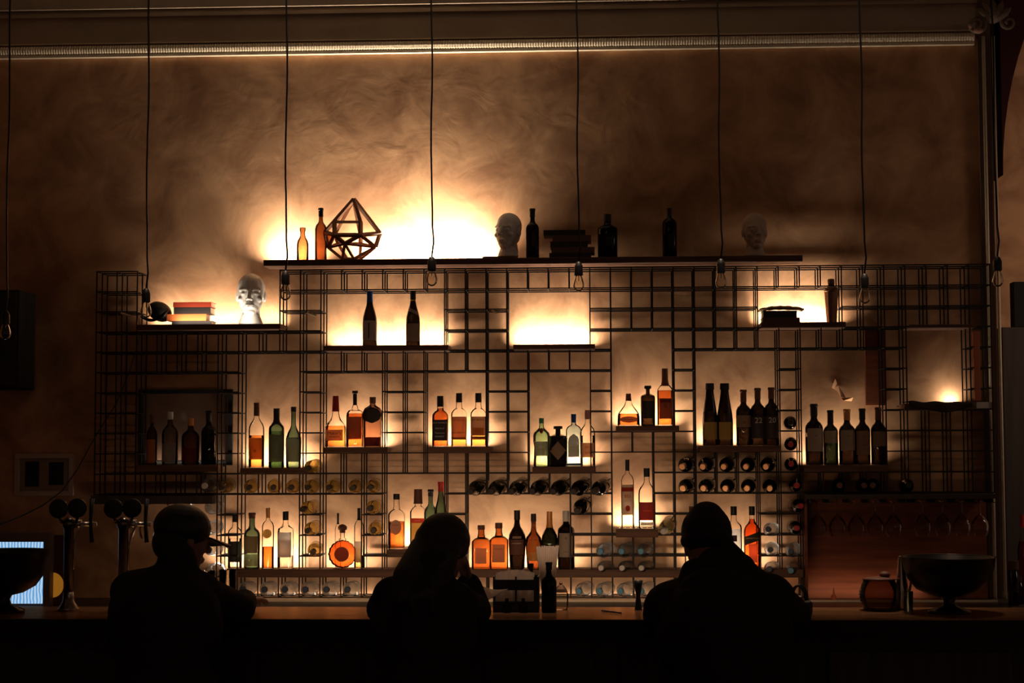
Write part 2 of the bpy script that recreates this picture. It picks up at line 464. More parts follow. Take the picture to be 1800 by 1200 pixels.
# ------------------------------------------------------------------ back counter, bar
# warm work light under the bar's inner edge, shines on the back counter; strip at the foot of the rack
area('work_light', (-0.45, -2.44, 1.0), 2.5, .03, 4.2, (0, 1, -.06), (1, .62, .36), spread=1.5)
area('foot_light', ((cx(7) + cx(30)) / 2, -.02, P(950, 1051, -.02).z + .006), cx(30) - cx(7), .01, 1.6, (0, .1, 1))
ZC = P(950, 1051, -.02).z
bm = bevel_box(WL + .02, P(1757, 900, -.3).x, -.62, -.004, ZC - .04, ZC, .004)
bct = thing('back_counter', 'dark steel-topped cupboard counter along the wall under the wire rack', 'counter', (0, -.3, 0)); bci = Matrix.Translation(-bct.location)
o = link('worktop', bm, STEELD, bct); o.matrix_parent_inverse = bci
bm = bmesh.new(); box(bm, WL + .02, P(1757, 900, -.3).x, -.58, -.004, 0.0, ZC - .0405)
for i in range(int((P(1757, 900, -.3).x - WL) / .6) - 0):
    x = WL + .03 + i * .6; box(bm, x, x + .56, -.60, -.5805, .1, ZC - .08)
o = link('base_cabinet', bm, BARFRONT, bct); o.matrix_parent_inverse = bci
# thin light strip along the foot of the rack
bm = bmesh.new(); box(bm, cx(7), cx(43), -.252, -.244, ZC + .0005, ZC + .012)
tag(link('backsplash_rail', bm, STUCCO), 'thin pale rail along the foot of the wire rack', 'rail')
YBF, YBB = -3.0, -2.5
ZB = P(900, 1088, YBF).z
bm = bevel_box(WL + .02, 5.2, YBF, YBB, ZB - .06, ZB, .0015, 1)
t = thing('bar_counter', 'long dark bar with varnished brown wooden top where the three guests sit', 'bar', (0, -2.8, 0))
o = link('worktop', bm, BARTOP, t); o.matrix_parent_inverse = Matrix.Translation(-t.location)
bm = bevel_box(WL + .02, 5.2, YBF - .012, YBF - .0005, ZB - .065, ZB - .001, .003); o = link('edge_dark_cover', bm, mat('darkened_edge', (.02, .013, .010), .9), t); o.matrix_parent_inverse = Matrix.Translation(-t.location)  # matt dark cover added over the slab's front edge to keep it dark
bm = bmesh.new(); box(bm, WL + .02, 5.2, -2.86, -2.56, 0, ZB - .0605); o = link('bar_body', bm, BARFRONT, t); o.matrix_parent_inverse = Matrix.Translation(-t.location)
for i in range(11):
    x = -3.9 + i * .8
    bm = bevel_box(x, x + .7, -2.885, -2.8605, .2, ZB - .13, .01); o = link('panel', bm, BARFRONT, t); o.matrix_parent_inverse = Matrix.Translation(-t.location)

# ------------------------------------------------------------------ bottles
SHAPES = {  # (r, z) fractions of half width and height
    'bordeaux': [(.90, 0), (1, .015), (1, .60), (.95, .64), (.78, .685), (.50, .72), (.38, .755), (.35, .80), (.35, .955), (.40, .96), (.40, .985), (.36, 1)],
    'burgundy': [(.90, 0), (1, .015), (1, .42), (.94, .52), (.74, .63), (.50, .73), (.38, .82), (.34, .90), (.36, .96), (.38, .97), (.36, 1)],
    'flute': [(.92, 0), (1, .015), (1, .40), (.92, .52), (.78, .64), (.62, .76), (.52, .86), (.50, .97), (.48, 1)],
    'spirit': [(.92, 0), (1, .015), (1, .58), (.96, .63), (.80, .68), (.50, .73), (.34, .77), (.31, .82), (.31, .97), (.31, 1)],
    'square': [(.94, 0), (1, .02), (1, .60), (.97, .635), (.70, .69), (.44, .72), (.40, .76), (.36, .80), (.34, 1)],
    'maker': [(.94, 0), (1, .02), (1.0, .34), (.98, .40), (.80, .46), (.55, .53), (.38, .60), (.32, .70), (.28, .85), (.25, 1)],
    'turkey': [(.92, 0), (1, .02), (1, .55), (.95, .60), (.75, .65), (.42, .675), (.36, .70), (.30, .74), (.20, .75), (.20, .95), (.30, .96), (.30, 1)],
    'square_sh': [(.86, 0), (.90, .02), (.92, .52), (1.0, .60), (1.0, .70), (.80, .78), (.40, .83), (.28, .86), (.28, 1)],
    'shaker': [(.92, 0), (.98, .02), (.86, .40), (1.0, .52), (1.0, .64), (.90, .70), (.55, .76), (.32, .80), (.26, .86), (.24, 1)],
    'apoth': [(.90, 0), (.98, .02), (1.0, .50), (1.0, .70), (.92, .755), (.60, .78), (.30, .80), (.27, .84), (.27, .93), (.42, .935), (.42, .985), (.40, 1)],
    'conical': [(.94, 0), (1, .03), (.98, .30), (.94, .38), (.66, .52), (.40, .64), (.28, .74), (.22, .80), (.20, .92), (.20, 1)],
    'narrow': [(.92, 0), (1, .015), (1, .66), (.92, .70), (.60, .74), (.40, .77), (.34, .82), (.34, 1)],
    'slim': [(.92, 0), (1, .015), (1, .70), (.80, .76), (.36, .80), (.28, .84), (.28, 1)],
    'liqueur': [(.80, 0), (.84, .02), (.98, .42), (1, .50), (.92, .58), (.66, .66), (.40, .72), (.32, .78), (.30, .90), (.30, 1)],
    'kettle': [(.88, 0), (.94, .02), (1, .40), (.98, .48), (.74, .58), (.44, .65), (.32, .70), (.30, .80), (.30, 1)],
    'taper': [(.78, 0), (.82, .02), (.96, .36), (1, .46), (.92, .56), (.60, .63), (.36, .68), (.30, .76), (.28, 1)],
    'stub': [(.9, 0), (1, .02), (1, .5), (.9, .6), (.55, .70), (.42, .78), (.40, .88), (.5, .9), (.5, 1)],
}


def rad_at(prof, z):
    for (r0, z0), (r1, z1) in zip(prof, prof[1:]):
        if z0 <= z <= z1: return r0 + (r1 - r0) * (0 if z1 == z0 else (z - z0) / (z1 - z0))
    return prof[-1][0]


def sub_prof(prof, z0, z1):
    out = [(rad_at(prof, z0), z0)] + [p for p in prof if z0 < p[1] < z1] + [(rad_at(prof, z1), z1)]
    return out


def surf_y(x, r, ry, n):
    q = min(abs(x) / r, .9999)
    return -ry * (1 - q ** n) ** (1 / n)


def text_mesh(s, size, align='CENTER'):
    cu = bpy.data.curves.new('t', 'FONT'); cu.body = s; cu.size = size; cu.align_x = align; cu.align_y = 'CENTER'
    cu.resolution_u = 2; cu.fill_mode = 'BOTH'
    o = bpy.data.objects.new('t', cu); COL.objects.link(o)
    dg = bpy.context.evaluated_depsgraph_get(); me = bpy.data.meshes.new_from_object(o.evaluated_get(dg))
    bpy.data.objects.remove(o); bpy.data.curves.remove(cu)
    return me


def bottle(px, yt, w, shape, label, zb, body, cap=None, capf=.84, labels=(), texts=(), liquid=None, level=.55, n=2.0, ratio=1.0, Y=-.165,
           cat='bottle', name='spirit_bottle', group=None, caps_r=1.12, flare=None, rot=0):
    x = P(px, yt + 40, Y).x
    ztop = P(px, yt, Y).z; z = zb + .0008; H = ztop - z; R = M_(w / 2 * 1.06, Y)
    t = thing(name, label, cat, (x, Y, z), group); t.rotation_euler.z = rot
    prof = [(r, q) for r, q in SHAPES[shape]]
    gp = [(r * R, q * H) for r, q in prof]
    bm = bmesh.new(); lathe(bm, gp, 28 if n == 2 else 32, ratio=ratio, n=n, rmax=R)
    smooth_by_angle(link('glass_body', bm, body, t), 50)
    if liquid is not None:
        lp = [(r * R * .93, max(q * H, .004) + (.002 if q == 0 else 0)) for r, q in sub_prof(prof, 0, level)]
        bm = bmesh.new(); lathe(bm, lp, 24 if n == 2 else 32, ratio=ratio, n=n, rmax=R * .93)
        smooth_by_angle(link('liquid', bm, liquid, t), 50)
    if cap is not None:
        cp = [(r * R * caps_r + .0006, q * H) for r, q in sub_prof(prof, capf, 1.0)]
        cp.append((cp[-1][0], H * 1.004))
        if flare: cp = [(r * (1 + flare * (i / (len(cp) - 1))), q) for i, (r, q) in enumerate(cp)]
        bm = bmesh.new(); lathe(bm, cp, 20); smooth_by_angle(link('cap', bm, cap, t), 50)
    for il, li in enumerate(labels):
        z0, z1, m, wf = li[:4]; slant = li[4] if len(li) > 4 else 0; kind = li[5] if len(li) > 5 else 'rect'
        bm = bmesh.new(); NX, NZ = 14, 8; vs = []
        for j in range(NZ + 1):
            row = []
            for i in range(NX + 1):
                u = -1 + 2 * i / NX; v = z0 + (z1 - z0) * j / NZ; wv = 1
                vv = 2 * (j / NZ) - 1
                if kind == 'diamond': wv = max(1 - abs(vv), .02)
                elif kind == 'oval': wv = max(math.sqrt(max(1 - vv * vv, 0)), .05)
                elif kind == 'arch' and vv > .3: wv = math.sqrt(max(1 - ((vv - .3) / .7) ** 2, .004))
                rr = rad_at(prof, v) * R
                xx = u * wf * wv * R; xx = max(-rr * .985, min(rr * .985, xx)); v2 = v + slant * (xx / R)
                rr = rad_at(prof, v2) * R; xx = max(-rr * .985, min(rr * .985, xx))
                ry = min(rr, R * ratio); nn = n if rr > R * .62 else 2.0
                yy = surf_y(xx, rr, ry, nn) - .0008 - .0005 * il
                row.append(bm.verts.new((xx, yy, v2 * H)))
            vs.append(row)
        for j in range(NZ):
            for i in range(NX): bm.faces.new((vs[j][i], vs[j][i + 1], vs[j + 1][i + 1], vs[j + 1][i]))
        link('label', bm, m, t, True)
    for s, zc, size, m in texts:
        me = text_mesh(s, size * R); sl = 0
        for v in me.vertices:
            tx, tz = v.co.x, v.co.y; q = zc + tz / H
            rr = rad_at(prof, min(max(q, 0), 1)) * R; tx = max(-rr * .97, min(rr * .97, tx))
            ry = min(rr, R * ratio); nn = n if rr > R * .62 else 2.0
            v.co = (tx, surf_y(tx, rr, ry, nn) - .0028, q * H)
        me.materials.clear(); me.materials.append(m)
        o = bpy.data.objects.new('lettering', me); COL.objects.link(o); o.parent = t
    return t


# glass and print colours
G_CLEAR = glass('clear_glass', (.97, .96, .94), .80, ior=1.18)
G_GREEN = glass('green_glass', (.34, .46, .38), .3)
G_PGREEN = glass('pale_green_glass', (.62, .84, .66), .3)
G_DGREEN = glass('dark_green_glass', (.075, .095, .07), .2)
G_WINE = glass('wine_black_glass', (.07, .055, .045), .2)
G_AMBER = glass('amber_glass', (.60, .33, .16), .25)
G_BROWN = glass('brown_glass', (.38, .21, .12), .22)
G_BLUE = glass('pale_blue_glass', (.70, .85, .90), .4)
G_YEL = glass('white_wine_glass', (.93, .82, .48), .32, refr=.30)
G_PLAST = glass('water_bottle_plastic', (.88, .90, .92), .5, .12, refr=.12, milky=.22)
L_AMB = glass('amber_liquid', (.90, .60, .32), .45)
L_DAMB = glass('deep_amber_liquid', (.78, .42, .20), .35)
L_RED = glass('orange_red_liquid', (.96, .36, .14), .5)
L_GRAY = glass('smoky_liquid', (.62, .56, .55), .5)
L_GOLD = glass('gold_liquid', (.97, .78, .46), .6)
L_CLR = glass('clear_liquid', (.97, .97, .97), .8)


def print_mat(name, c): 
    # printed paper lets some of the backlight through
    if name in MATS: return MATS[name]
    m = mat(name, c, .7); nt = m.node_tree; b = nt.nodes['Principled BSDF']; out = nt.nodes['Material Output']
    tl = nt.nodes.new('ShaderNodeBsdfTranslucent'); tl.inputs[0].default_value = (*c, 1)
    tp = nt.nodes.new('ShaderNodeBsdfTransparent'); tp.inputs[0].default_value = (*c, 1)
    m1 = nt.nodes.new('ShaderNodeMixShader'); m1.inputs[0].default_value = .5
    m2 = nt.nodes.new('ShaderNodeMixShader'); m2.inputs[0].default_value = .06
    nt.links.new(b.outputs[0], m1.inputs[1]); nt.links.new(tl.outputs[0], m1.inputs[2])
    nt.links.new(m1.outputs[0], m2.inputs[1]); nt.links.new(tp.outputs[0], m2.inputs[2]); nt.links.new(m2.outputs[0], out.inputs[0])
    return m


P_CREAM = print_mat('cream_paper', (.78, .62, .48)); P_WHITE = print_mat('white_label', (.85, .82, .80)); P_BLACK = mat('black_label', (.03, .018, .015), .6)
P_ORANGE = print_mat('orange_label', (.85, .34, .08)); P_RED = print_mat('red_label', (.62, .06, .03)); P_TAN = print_mat('tan_label', (.60, .40, .27))
P_BROWN = print_mat('brown_label', (.30, .14, .09)); P_GREY = print_mat('grey_label', (.42, .38, .35)); P_PEACH = print_mat('peach_label', (.92, .50, .30))
P_GOLD = print_mat('gold_label', (.85, .55, .15)); P_DRED = print_mat('dark_red_label', (.22, .03, .03)); P_OLIVE = print_mat('olive_label', (.35, .36, .28))
CAPK = mat('black_cap', (.012, .010, .010), .5); CAPR = mat('red_wax', (.40, .02, .03), .4); CAPB = mat('blue_foil', (.02, .09, .35), .3, .4)
CAPBR = mat('brown_cap', (.16, .06, .04), .6); CAPG = mat('green_cap', (.06, .28, .14), .5); CAPO = mat('amber_foil', (.75, .34, .10), .35, .3)
CAPW = mat('white_cap', (.75, .72, .68), .5); CAPRED = mat('bright_red_cap', (.65, .03, .02), .4); GOLD = mat('gold_print', (.75, .45, .12), .4, .5)
INKW = mat('white_ink', (.75, .70, .62), .7); INKK = mat('black_ink', (.03, .02, .02), .7); INKR = mat('red_ink', (.55, .06, .03), .7)

TPAPER = print_mat('thin_white_paper', (.85, .76, .68))
for nd in TPAPER.node_tree.nodes:
    if nd.type == 'MIX_SHADER' and abs(nd.inputs[0].default_value - .06) < .001: nd.inputs[0].default_value = .26
    elif nd.type == 'MIX_SHADER': nd.inputs[0].default_value = .7
z = SH['w2']; g = 'wine bottles on the two-bottle shelf'
bottle(650, 512, 24, 'burgundy', 'wine bottle with bright blue foil cap and white label', z, G_WINE, CAPB, .80, [(.10, .46, P_WHITE, .9), (.13, .42, P_BROWN, .10)], name='wine_bottle', group=g)
bottle(726, 512, 23.5, 'burgundy', 'dark wine bottle with gold ring and pale neck band', z, G_WINE, CAPK, .86, [(.08, .40, P_CREAM, .92), (.60, .67, P_CREAM, .7, -.06), (.82, .85, P_GOLD, .9)], name='wine_bottle', group=g)
z = SH['w5']; g = 'bottles on the amber and green shelf'
bottle(451, 708, 26, 'spirit', 'clear bottle half full of amber drink with orange label', z, G_CLEAR, CAPBR, .80, [(.13, .46, P_ORANGE, .85)], [('*', .24, .9, INKK)], L_AMB, .50, group=g)
bottle(486, 718, 26, 'narrow', 'dark green bottle between the amber and the pale green one', z, G_GREEN, CAPK, .74, [(.10, .56, P_OLIVE, .9)], (), glass('green_liquid', (.5, .6, .45)), .62, group=g)
bottle(516, 715, 26, 'kettle', 'pale green bottle with bulging neck and grey label', z, G_GREEN, CAPK, .92, [(.10, .50, P_GREY, .85)], group=g)
z = SH['w6']; g = 'whiskey bottles on the shelf left of centre'
bottle(590, 696, 34, 'maker', 'squat whiskey bottle with dripping dark red wax top', z, G_CLEAR, CAPR, .70, [(.13, .34, P_PEACH, .82)], [("Maker's", .27, .42, INKK), ('WHISKY', .20, .28, INKK)], L_AMB, .42, n=5, ratio=.8, group=g)
bottle(624, 687, 28, 'turkey', 'amber whiskey bottle with dark label and tall thin stopper', z, G_CLEAR, CAPK, .75, [(.14, .54, P_BROWN, .88)], (), L_DAMB, .60, n=4, ratio=.8, group=g)
bottle(655, 698, 32, 'square_sh', 'dark shouldered bottle with black hexagon emblem beside the amber one', z, glass('smoky_glass', (.46, .34, .28), .4), CAPBR, .88, [(.48, .80, P_BLACK, .95, 0, 'oval'), (.02, .20, P_DRED, .85)], n=4, ratio=.7, group=g)
z = SH['w7']; g = 'square whiskey bottles right of centre left'
bottle(774, 696, 26, 'square', 'square whiskey bottle with large black label and amber neck', z, G_CLEAR, CAPK, .79, [(.12, .53, P_BLACK, .93)], [('JACK DANIEL\'S', .47, .27, INKW), ('Old No.7', .36, .3, INKW), ('Tennessee', .27, .3, INKW), ('WHISKEY', .20, .28, INKW)], L_DAMB, .76, n=6, ratio=.9, group=g)
bottle(807, 691, 25.5, 'square', 'clear square bottle with cream label and brown emblem, middle of its shelf', z, G_CLEAR, CAPK, .83, [(.13, .56, P_PEACH, .93), (.13, .175, P_BROWN, .93)], [('JIM BEAM', .49, .38, INKR), ('BOURBON', .26, .32, INKK)], L_AMB, .56, n=6, ratio=.9, group=g)
bottle(841, 691, 25.5, 'square', 'clear square bottle with grey-topped red-lettered label, right end of its shelf', z, G_CLEAR, CAPK, .83, [(.20, .56, P_CREAM, .93), (.13, .19, P_BROWN, .93), (.22, .35, P_ORANGE, .75)], [('JIM BEAM', .50, .38, INKK), ('RED', .285, .45, INKR)], L_AMB, .56, n=6, ratio=.9, group=g)
z = SH['w8']; g = 'gin bottles on their shelf'
bottle(952, 735, 28, 'shaker', 'pale green gin bottle shaped like a cocktail shaker', z, G_PGREEN, CAPG, .90, [(.22, .52, P_GREY, .80), (.68, .80, P_DRED, .22, 0, 'oval')], [('GIN', .40, .4, INKW)], group=g)
bottle(981, 749, 31, 'apoth', 'black apothecary gin bottle with tan diamond label', z, mat('black_glass', (.012, .010, .012), .12), CAPK, .93, [(.16, .62, P_TAN, .90, 0, 'diamond')], group=g)
bottle(1008.5, 728, 26, 'slim', 'pale blue square gin bottle with grey arched label', z, G_BLUE, CAPB, .84, [(.18, .62, P_GREY, .70, 0, 'arch'), (.02, .06, CAPB, .9)], [('SAPPHIRE', .40, .26, INKW)], n=5, ratio=.9, group=g)
bottle(1033, 721, 25, 'spirit', 'clear gin bottle with orange label and pink cap', z, G_CLEAR, mat('pink_cap', (.55, .25, .22), .5), .84, [(.16, .42, P_PEACH, .85)], [('DRY', .34, .4, INKR), ('GIN', .24, .4, INKR)], liquid=L_CLR, group=g)
z = SH['w9']; g = 'bottles on the shelf under the tall opening'
bottle(1105, 692, 37, 'conical', 'squat wide conical bottle half full of amber drink', z, G_CLEAR, CAPBR, .78, [(.09, .30, P_TAN, .80, 0, 'oval')], [('~~~', .20, .5, INKK)], L_DAMB, .38, ratio=.7, group=g)
bottle(1139, 678, 24, 'apoth', 'black round-shouldered bottle with flat stopper between two amber bottles', z, glass('olive_black_glass', (.13, .10, .07), .3), CAPK, .91, [(.18, .62, P_BLACK, .7)], group=g)
bottle(1169, 648, 26, 'square', 'tall amber whiskey bottle with brown label and pointed stopper', z, G_CLEAR, CAPBR, .70, [(.12, .48, P_BROWN, .80), (.40, .46, P_DRED, .7)], [('B', .34, .8, INKK)], L_DAMB, .62, n=4, ratio=.85, group=g)
z = SH['w10']; g = 'wine bottles on the shelf with orange labels'
bottle(1248, 674, 25, 'flute', 'tall black flute bottle with orange label, left of the pair', z, G_WINE, CAPK, .90, [(.10, .38, P_GOLD, .86)], name='wine_bottle', group=g)
bottle(1274, 674, 26.5, 'flute', 'tall black flute bottle with orange label, right of the pair', z, G_WINE, CAPK, .90, [(.10, .38, P_GOLD, .80)], name='wine_bottle', group=g)
bottle(1307, 685, 25, 'bordeaux', 'red wine bottle with small pale winged label beside the tall pair', z, G_WINE, CAPBR, .78, [(.33, .54, P_TAN, .90)], [('v', .42, .7, INKK)], name='wine_bottle', group=g)
bottle(1332, 682, 25, 'bordeaux', 'red wine bottle lettered 22 in the middle of three', z, G_WINE, CAPBR, .80, [(.12, .50, mat('dark_print', (.05, .035, .03), .6), .9)], [('22', .43, 1.0, INKW)], name='wine_bottle', group=g)
bottle(1356, 681, 25, 'bordeaux', 'red wine bottle lettered 20 at the right end beside the ladder of wires', z, G_WINE, CAPBR, .80, [(.12, .50, mat('dark_print'), .9)], [('20', .43, 1.0, INKW)], name='wine_bottle', group=g)
z = SH['w11']; g = 'labelled wine bottles on the right shelf'
bottle(1431, 710, 29, 'bordeaux', 'largest dark wine bottle with broad cream label at left end of right shelf', z, G_WINE, CAPK, .80, [(.22, .60, P_CREAM, .85)], [('~', .48, .5, INKK)], name='wine_bottle', group=g)
bottle(1460, 721, 24, 'bordeaux', 'greenish wine bottle with cream label, thin neck, second on right shelf', z, G_DGREEN, CAPK, .76, [(.40, .62, P_CREAM, .9)], name='wine_bottle', group=g)
bottle(1489, 719, 27, 'bordeaux', 'wine bottle with orange-tan foil neck and cream label', z, G_WINE, CAPO, .80, [(.26, .62, P_CREAM, .88)], [('~', .52, .5, INKK)], name='wine_bottle', group=g)
bottle(1516, 718, 25, 'bordeaux', 'wine bottle with tan label printed with brown emblem, fourth on right shelf', z, G_WINE, CAPK, .80, [(.18, .60, P_TAN, .88)], [('~~', .35, .5, INKK), ('o', .50, .5, INKR)], name='wine_bottle', group=g)
bottle(1544, 716, 25, 'bordeaux', 'wine bottle with short tan label at right end beside the dark board', z, G_WINE, CAPBR, .78, [(.32, .58, P_TAN, .85)], name='wine_bottle', group=g)
z = SH['w0']; g = 'dim bottles before the mirror'
bottle(267, 728, 18, 'spirit', 'slim bottle with orange label at left end before the mirror', z, G_BROWN, CAPBR, .84, [(.03, .50, P_ORANGE, .8)], group=g)
bottle(299, 724, 27, 'spirit', 'clear bottle with white-topped neck before the mirror', z, glass('dim_glass', (.55, .5, .45), .4), CAPW, .86, [(.05, .40, P_GREY, .8)], group=g)
bottle(335, 735, 30, 'spirit', 'wide brown bottle in the middle before the mirror', z, G_BROWN, CAPO, .84, [(.08, .36, P_DRED, .85)], group=g)
bottle(367, 722, 25, 'bordeaux', 'dark green wine bottle at right end before the mirror', z, G_DGREEN, CAPK, .80, name='wine_bottle', group=g)
z = SH['bottom']; g = 'bottles on the long bottom board, left end'
bottle(413, 903, 23, 'narrow', 'clear bottle with black cap and black tumbler-like lower label', z, G_CLEAR, CAPK, .85, [(.12, .50, mat('dark_olive_label', (.06, .06, .045), .6), .97)], liquid=L_CLR, group=g)
bottle(443, 901, 27, 'bordeaux', 'green bottle with coloured bird label and pale lower band', z, G_GREEN, CAPBR, .90, [(.28, .58, P_BROWN, .8), (.04, .26, print_mat('pale_yellow_label', (.80, .82, .55)), .85)], [('~~', .16, .5, INKK)], group=g)
bottle(471, 893, 20, 'slim', 'slim clear bottle with gold neck foil and orange drink', z, G_CLEAR, CAPO, .84, [(.50, .66, P_GOLD, .75, 0, 'oval')], liquid=L_RED, level=.36, group=g)
bottle(502, 899, 25, 'narrow', 'clear frosted grey square bottle with black cap', z, G_CLEAR, CAPK, .85, [(.20, .64, P_GREY, .9)], liquid=L_GRAY, level=.22, n=5, ratio=.9, group=g)
bottle(594, 902, 10, 'slim', 'thin dark-stoppered bottle behind the round cognac bottle', z, G_CLEAR, CAPK, .80, Y=-.09, group=g)
bottle(631, 893, 16, 'slim', 'small clear bottle with black pointed stopper right of the round cognac', z, G_CLEAR, CAPK, .80, [(.1, .45, P_CREAM, .7)], liquid=L_GOLD, level=.2, group=g)
# round cognac decanter
def disc_decanter(px, yt, w, label, zb, Y=-.15):
    x = P(px, yt + 40, Y).x; H = P(px, yt, Y).z - zb; R = M_(w / 2, Y)
    t = thing('cognac_decanter', label, 'bottle', (x, Y, zb + .001))
    bm = bmesh.new(); NS = 44; rings = []
    for k in range(13):
        f = -1 + 2 * k / 12; dy = .030 * f; s = math.sqrt(max(1 - abs(f) ** 3, .02))
        ring = []
        for i in range(NS):
            a = 2 * math.pi * i / NS; sc = (1 + .035 * math.cos(a * 16)) * (.80 + .20 * s)
            ring.append(bm.verts.new((R * sc * math.cos(a), dy, R + R * sc * math.sin(a) * .99)))
        rings.append(ring)
    for a_, b_ in zip(rings, rings[1:]):
        for i in range(NS): bm.faces.new((a_[i], b_[i], b_[(i + 1) % NS], a_[(i + 1) % NS]))
    bm.faces.new(rings[0]); bm.faces.new(rings[-1][::-1])
    link('glass_body', bm, glass('cognac_glass', (.74, .33, .15), .35), t, True)
    bm = bmesh.new(); pts = [Vector((R * .52 * math.cos(q * math.pi / 18), -.0325, R + R * .52 * math.sin(q * math.pi / 18))) for q in range(37)]
    tube(bm, pts, .0016, 6); link('medallion_rim', bm, GOLD, t, True)
    bm = bmesh.new(); lathe(bm, [(R * .50, 0), (R * .50, .002)], 32, Matrix.Translation((0, -.0305, R)) @ Matrix.Rotation(math.pi / 2, 4, 'X'))
    link('medallion', bm, print_mat('brown_red_medallion', (.45, .16, .10)), t)
    bm = bmesh.new(); lathe(bm, [(R * .26, 1.96 * R), (R * .25, 2.10 * R), (R * .16, 2.15 * R), (R * .15, H * .86)], 20); link('neck', bm, G_CLEAR, t, True)
    bm = bmesh.new(); lathe(bm, [(R * .20, H * .80), (R * .20, H * .86), (R * .30, H * .87), (R * .34, H * .93), (R * .20, H * .98), (.002, H)], 20); link('stopper', bm, CAPBR, t, True)
    return t


disc_decanter(602, 921, 49, 'round scalloped cognac decanter glowing orange red', SH['bottom'])
g = 'bottles on the long bottom board, centre'; z = SH['bottom']
bottle(846, 923, 31, 'square', 'square amber liqueur bottle with cream label, left of the centre row', z, G_AMBER, CAPBR, .90, [(.12, .48, P_PEACH, .6)], [('~~', .50, .4, INKR)], n=6, ratio=.95, group=g)
bottle(877, 919, 31, 'square', 'square brown-orange bottle with round shoulders and tan label', z, G_AMBER, CAPBR, .88, [(.14, .54, P_TAN, .68)], [('~~~', .44, .5, INKK)], n=4, ratio=.95, group=g)
bottle(909, 897, 29, 'liqueur', 'black tapering cream liqueur bottle with brown round label', z, G_WINE, CAPK, .84, [(.24, .50, P_BROWN, .75), (.52, .56, P_TAN, .5)], [('~~~~', .44, .5, INKW)], group=g)
bottle(938, 903, 27, 'taper', 'dark bottle with bright orange and yellow label in centre row', z, G_BROWN, CAPK, .86, [(.20, .56, P_ORANGE, .80, 0, 'arch'), (.14, .30, P_GOLD, .7)], group=g)
bottle(966, 899, 27, 'liqueur', 'dark herbal liqueur bottle with orange neck foil behind the straws', z, G_DGREEN, CAPO, .72, [(.30, .34, P_TAN, .6)], group=g)
bottle(995, 898, 28, 'narrow', 'dark vermouth bottle with white cap and large cream label', z, G_WINE, CAPW, .82, [(.20, .62, P_CREAM, .80)], [('-----', .30, .4, INKK), ('o', .54, .5, INKK)], group=g)
z = SH['w15']; g = 'bottles on the shelf above the long-haired person'
bottle(697, 868, 27, 'square', 'square bourbon bottle with white label and flared stopper beside the long-haired person', z, G_CLEAR, CAPK, .90, [(.26, .54, P_CREAM, .7, 0, 'oval')], [('~~~', .44, .5, INKK)], L_DAMB, .50, n=5, ratio=.9, group=g)
bottle(735, 860, 26, 'square', 'clear square bottle with brown cube cap and red-topped gold label', z, G_CLEAR, CAPBR, .76, [(.04, .44, P_GOLD, .8), (.44, .52, P_RED, .85)], [('~~~', .48, .4, INKW)], n=6, ratio=.9, group=g, caps_r=1.5)
bottle(757, 860, 22, 'bordeaux', 'pale green bottle with black cap behind the long-haired head', z, G_GREEN, CAPK, .88, [(.20, .50, P_GREY, .7)], Y=-.11, group=g)
bottle(775, 847, 24, 'burgundy', 'bright green wine bottle with red foil cap behind the long-haired head', z, G_GREEN, CAPRED, .86, [(.10, .42, P_CREAM, .8)], name='wine_bottle', group=g)
z = SH['w17']; g = 'clear bottles on the small low shelf'
bottle(1103, 808, 21, 'slim', 'tall slim clear bottle with red-banded label reading 851', z, G_CLEAR, CAPK, .84, [(.20, .64, P_CREAM, .88), (.54, .60, P_RED, .9), (.25, .34, P_RED, .35, 0, 'oval')], [('851', .47, .7, INKR)], liquid=L_CLR, level=.6, n=4, ratio=1, group=g)
bottle(1137, 823, 28, 'spirit', 'clear vodka bottle with dark red square label', z, G_CLEAR, CAPK, .86, [(.14, .44, P_DRED, .88), (.055, .11, P_WHITE, .8)], [('~~~', .30, .6, INKR), ('---', .085, .5, INKK)], group=g)
z = SH['bottom_r']; g = 'bottles behind the person in the beanie'
bottle(1216, 890, 24, 'spirit', 'bottle with red-brown cap just above the beanie, left one', z, G_CLEAR, CAPBR, .90, Y=-.1, group=g)
bottle(1241, 890, 24, 'spirit', 'bottle with green cap just above the beanie, middle one', z, G_GREEN, CAPG, .90, Y=-.1, group=g)
bottle(1259, 888, 24, 'spirit', 'bottle with tan cap just above the beanie, right one', z, G_CLEAR, CAPO, .90, Y=-.1, group=g)
bottle(1290, 890, 26, 'narrow', 'clear frosted bottle with black cap and small black seal', z, G_CLEAR, CAPK, .86, [(.10, .64, P_WHITE, .8), (.44, .54, P_BLACK, .3)], group=g)
bottle(1322, 890, 27, 'spirit', 'bright orange-red whisky bottle with slanted black label', z, G_CLEAR, CAPK, .86, [(.42, .56, P_BLACK, .97, .05), (.10, .40, P_PEACH, .5)], [('JOHNNIE WALKER', .49, .2, GOLD)], L_RED, .80, n=4, ratio=.8, group=g)

# top shelf bottles
z = SH['main_l']; g = 'dark bottles on the topmost shelf'
bottle(532, 400, 20, 'stub', 'small brown bottle at the left end of the topmost shelf', z, glass('milky_brown_glass', (.50, .34, .22), .5), None, .9, group=g, Y=-.15)
bottle(564, 366, 20, 'bordeaux', 'tall dark brown bottle just left of the wooden terrarium', z, G_BROWN, CAPK, .84, group=g, Y=-.15)
bottle(936, 367, 22, 'bordeaux', 'dark wine bottle between the white plaster head and the book pile', z, G_WINE, CAPK, .84, name='wine_bottle', group=g, Y=-.15)
bottle(1068, 377, 33, 'narrow', 'broad black bottle just right of the book pile on the topmost shelf', z, G_WINE, CAPK, .84, group=g, Y=-.15)
bottle(1177, 366, 24, 'slim', 'lone dark bottle towards the right of the topmost shelf', z, G_WINE, CAPK, .84, group=g, Y=-.15)

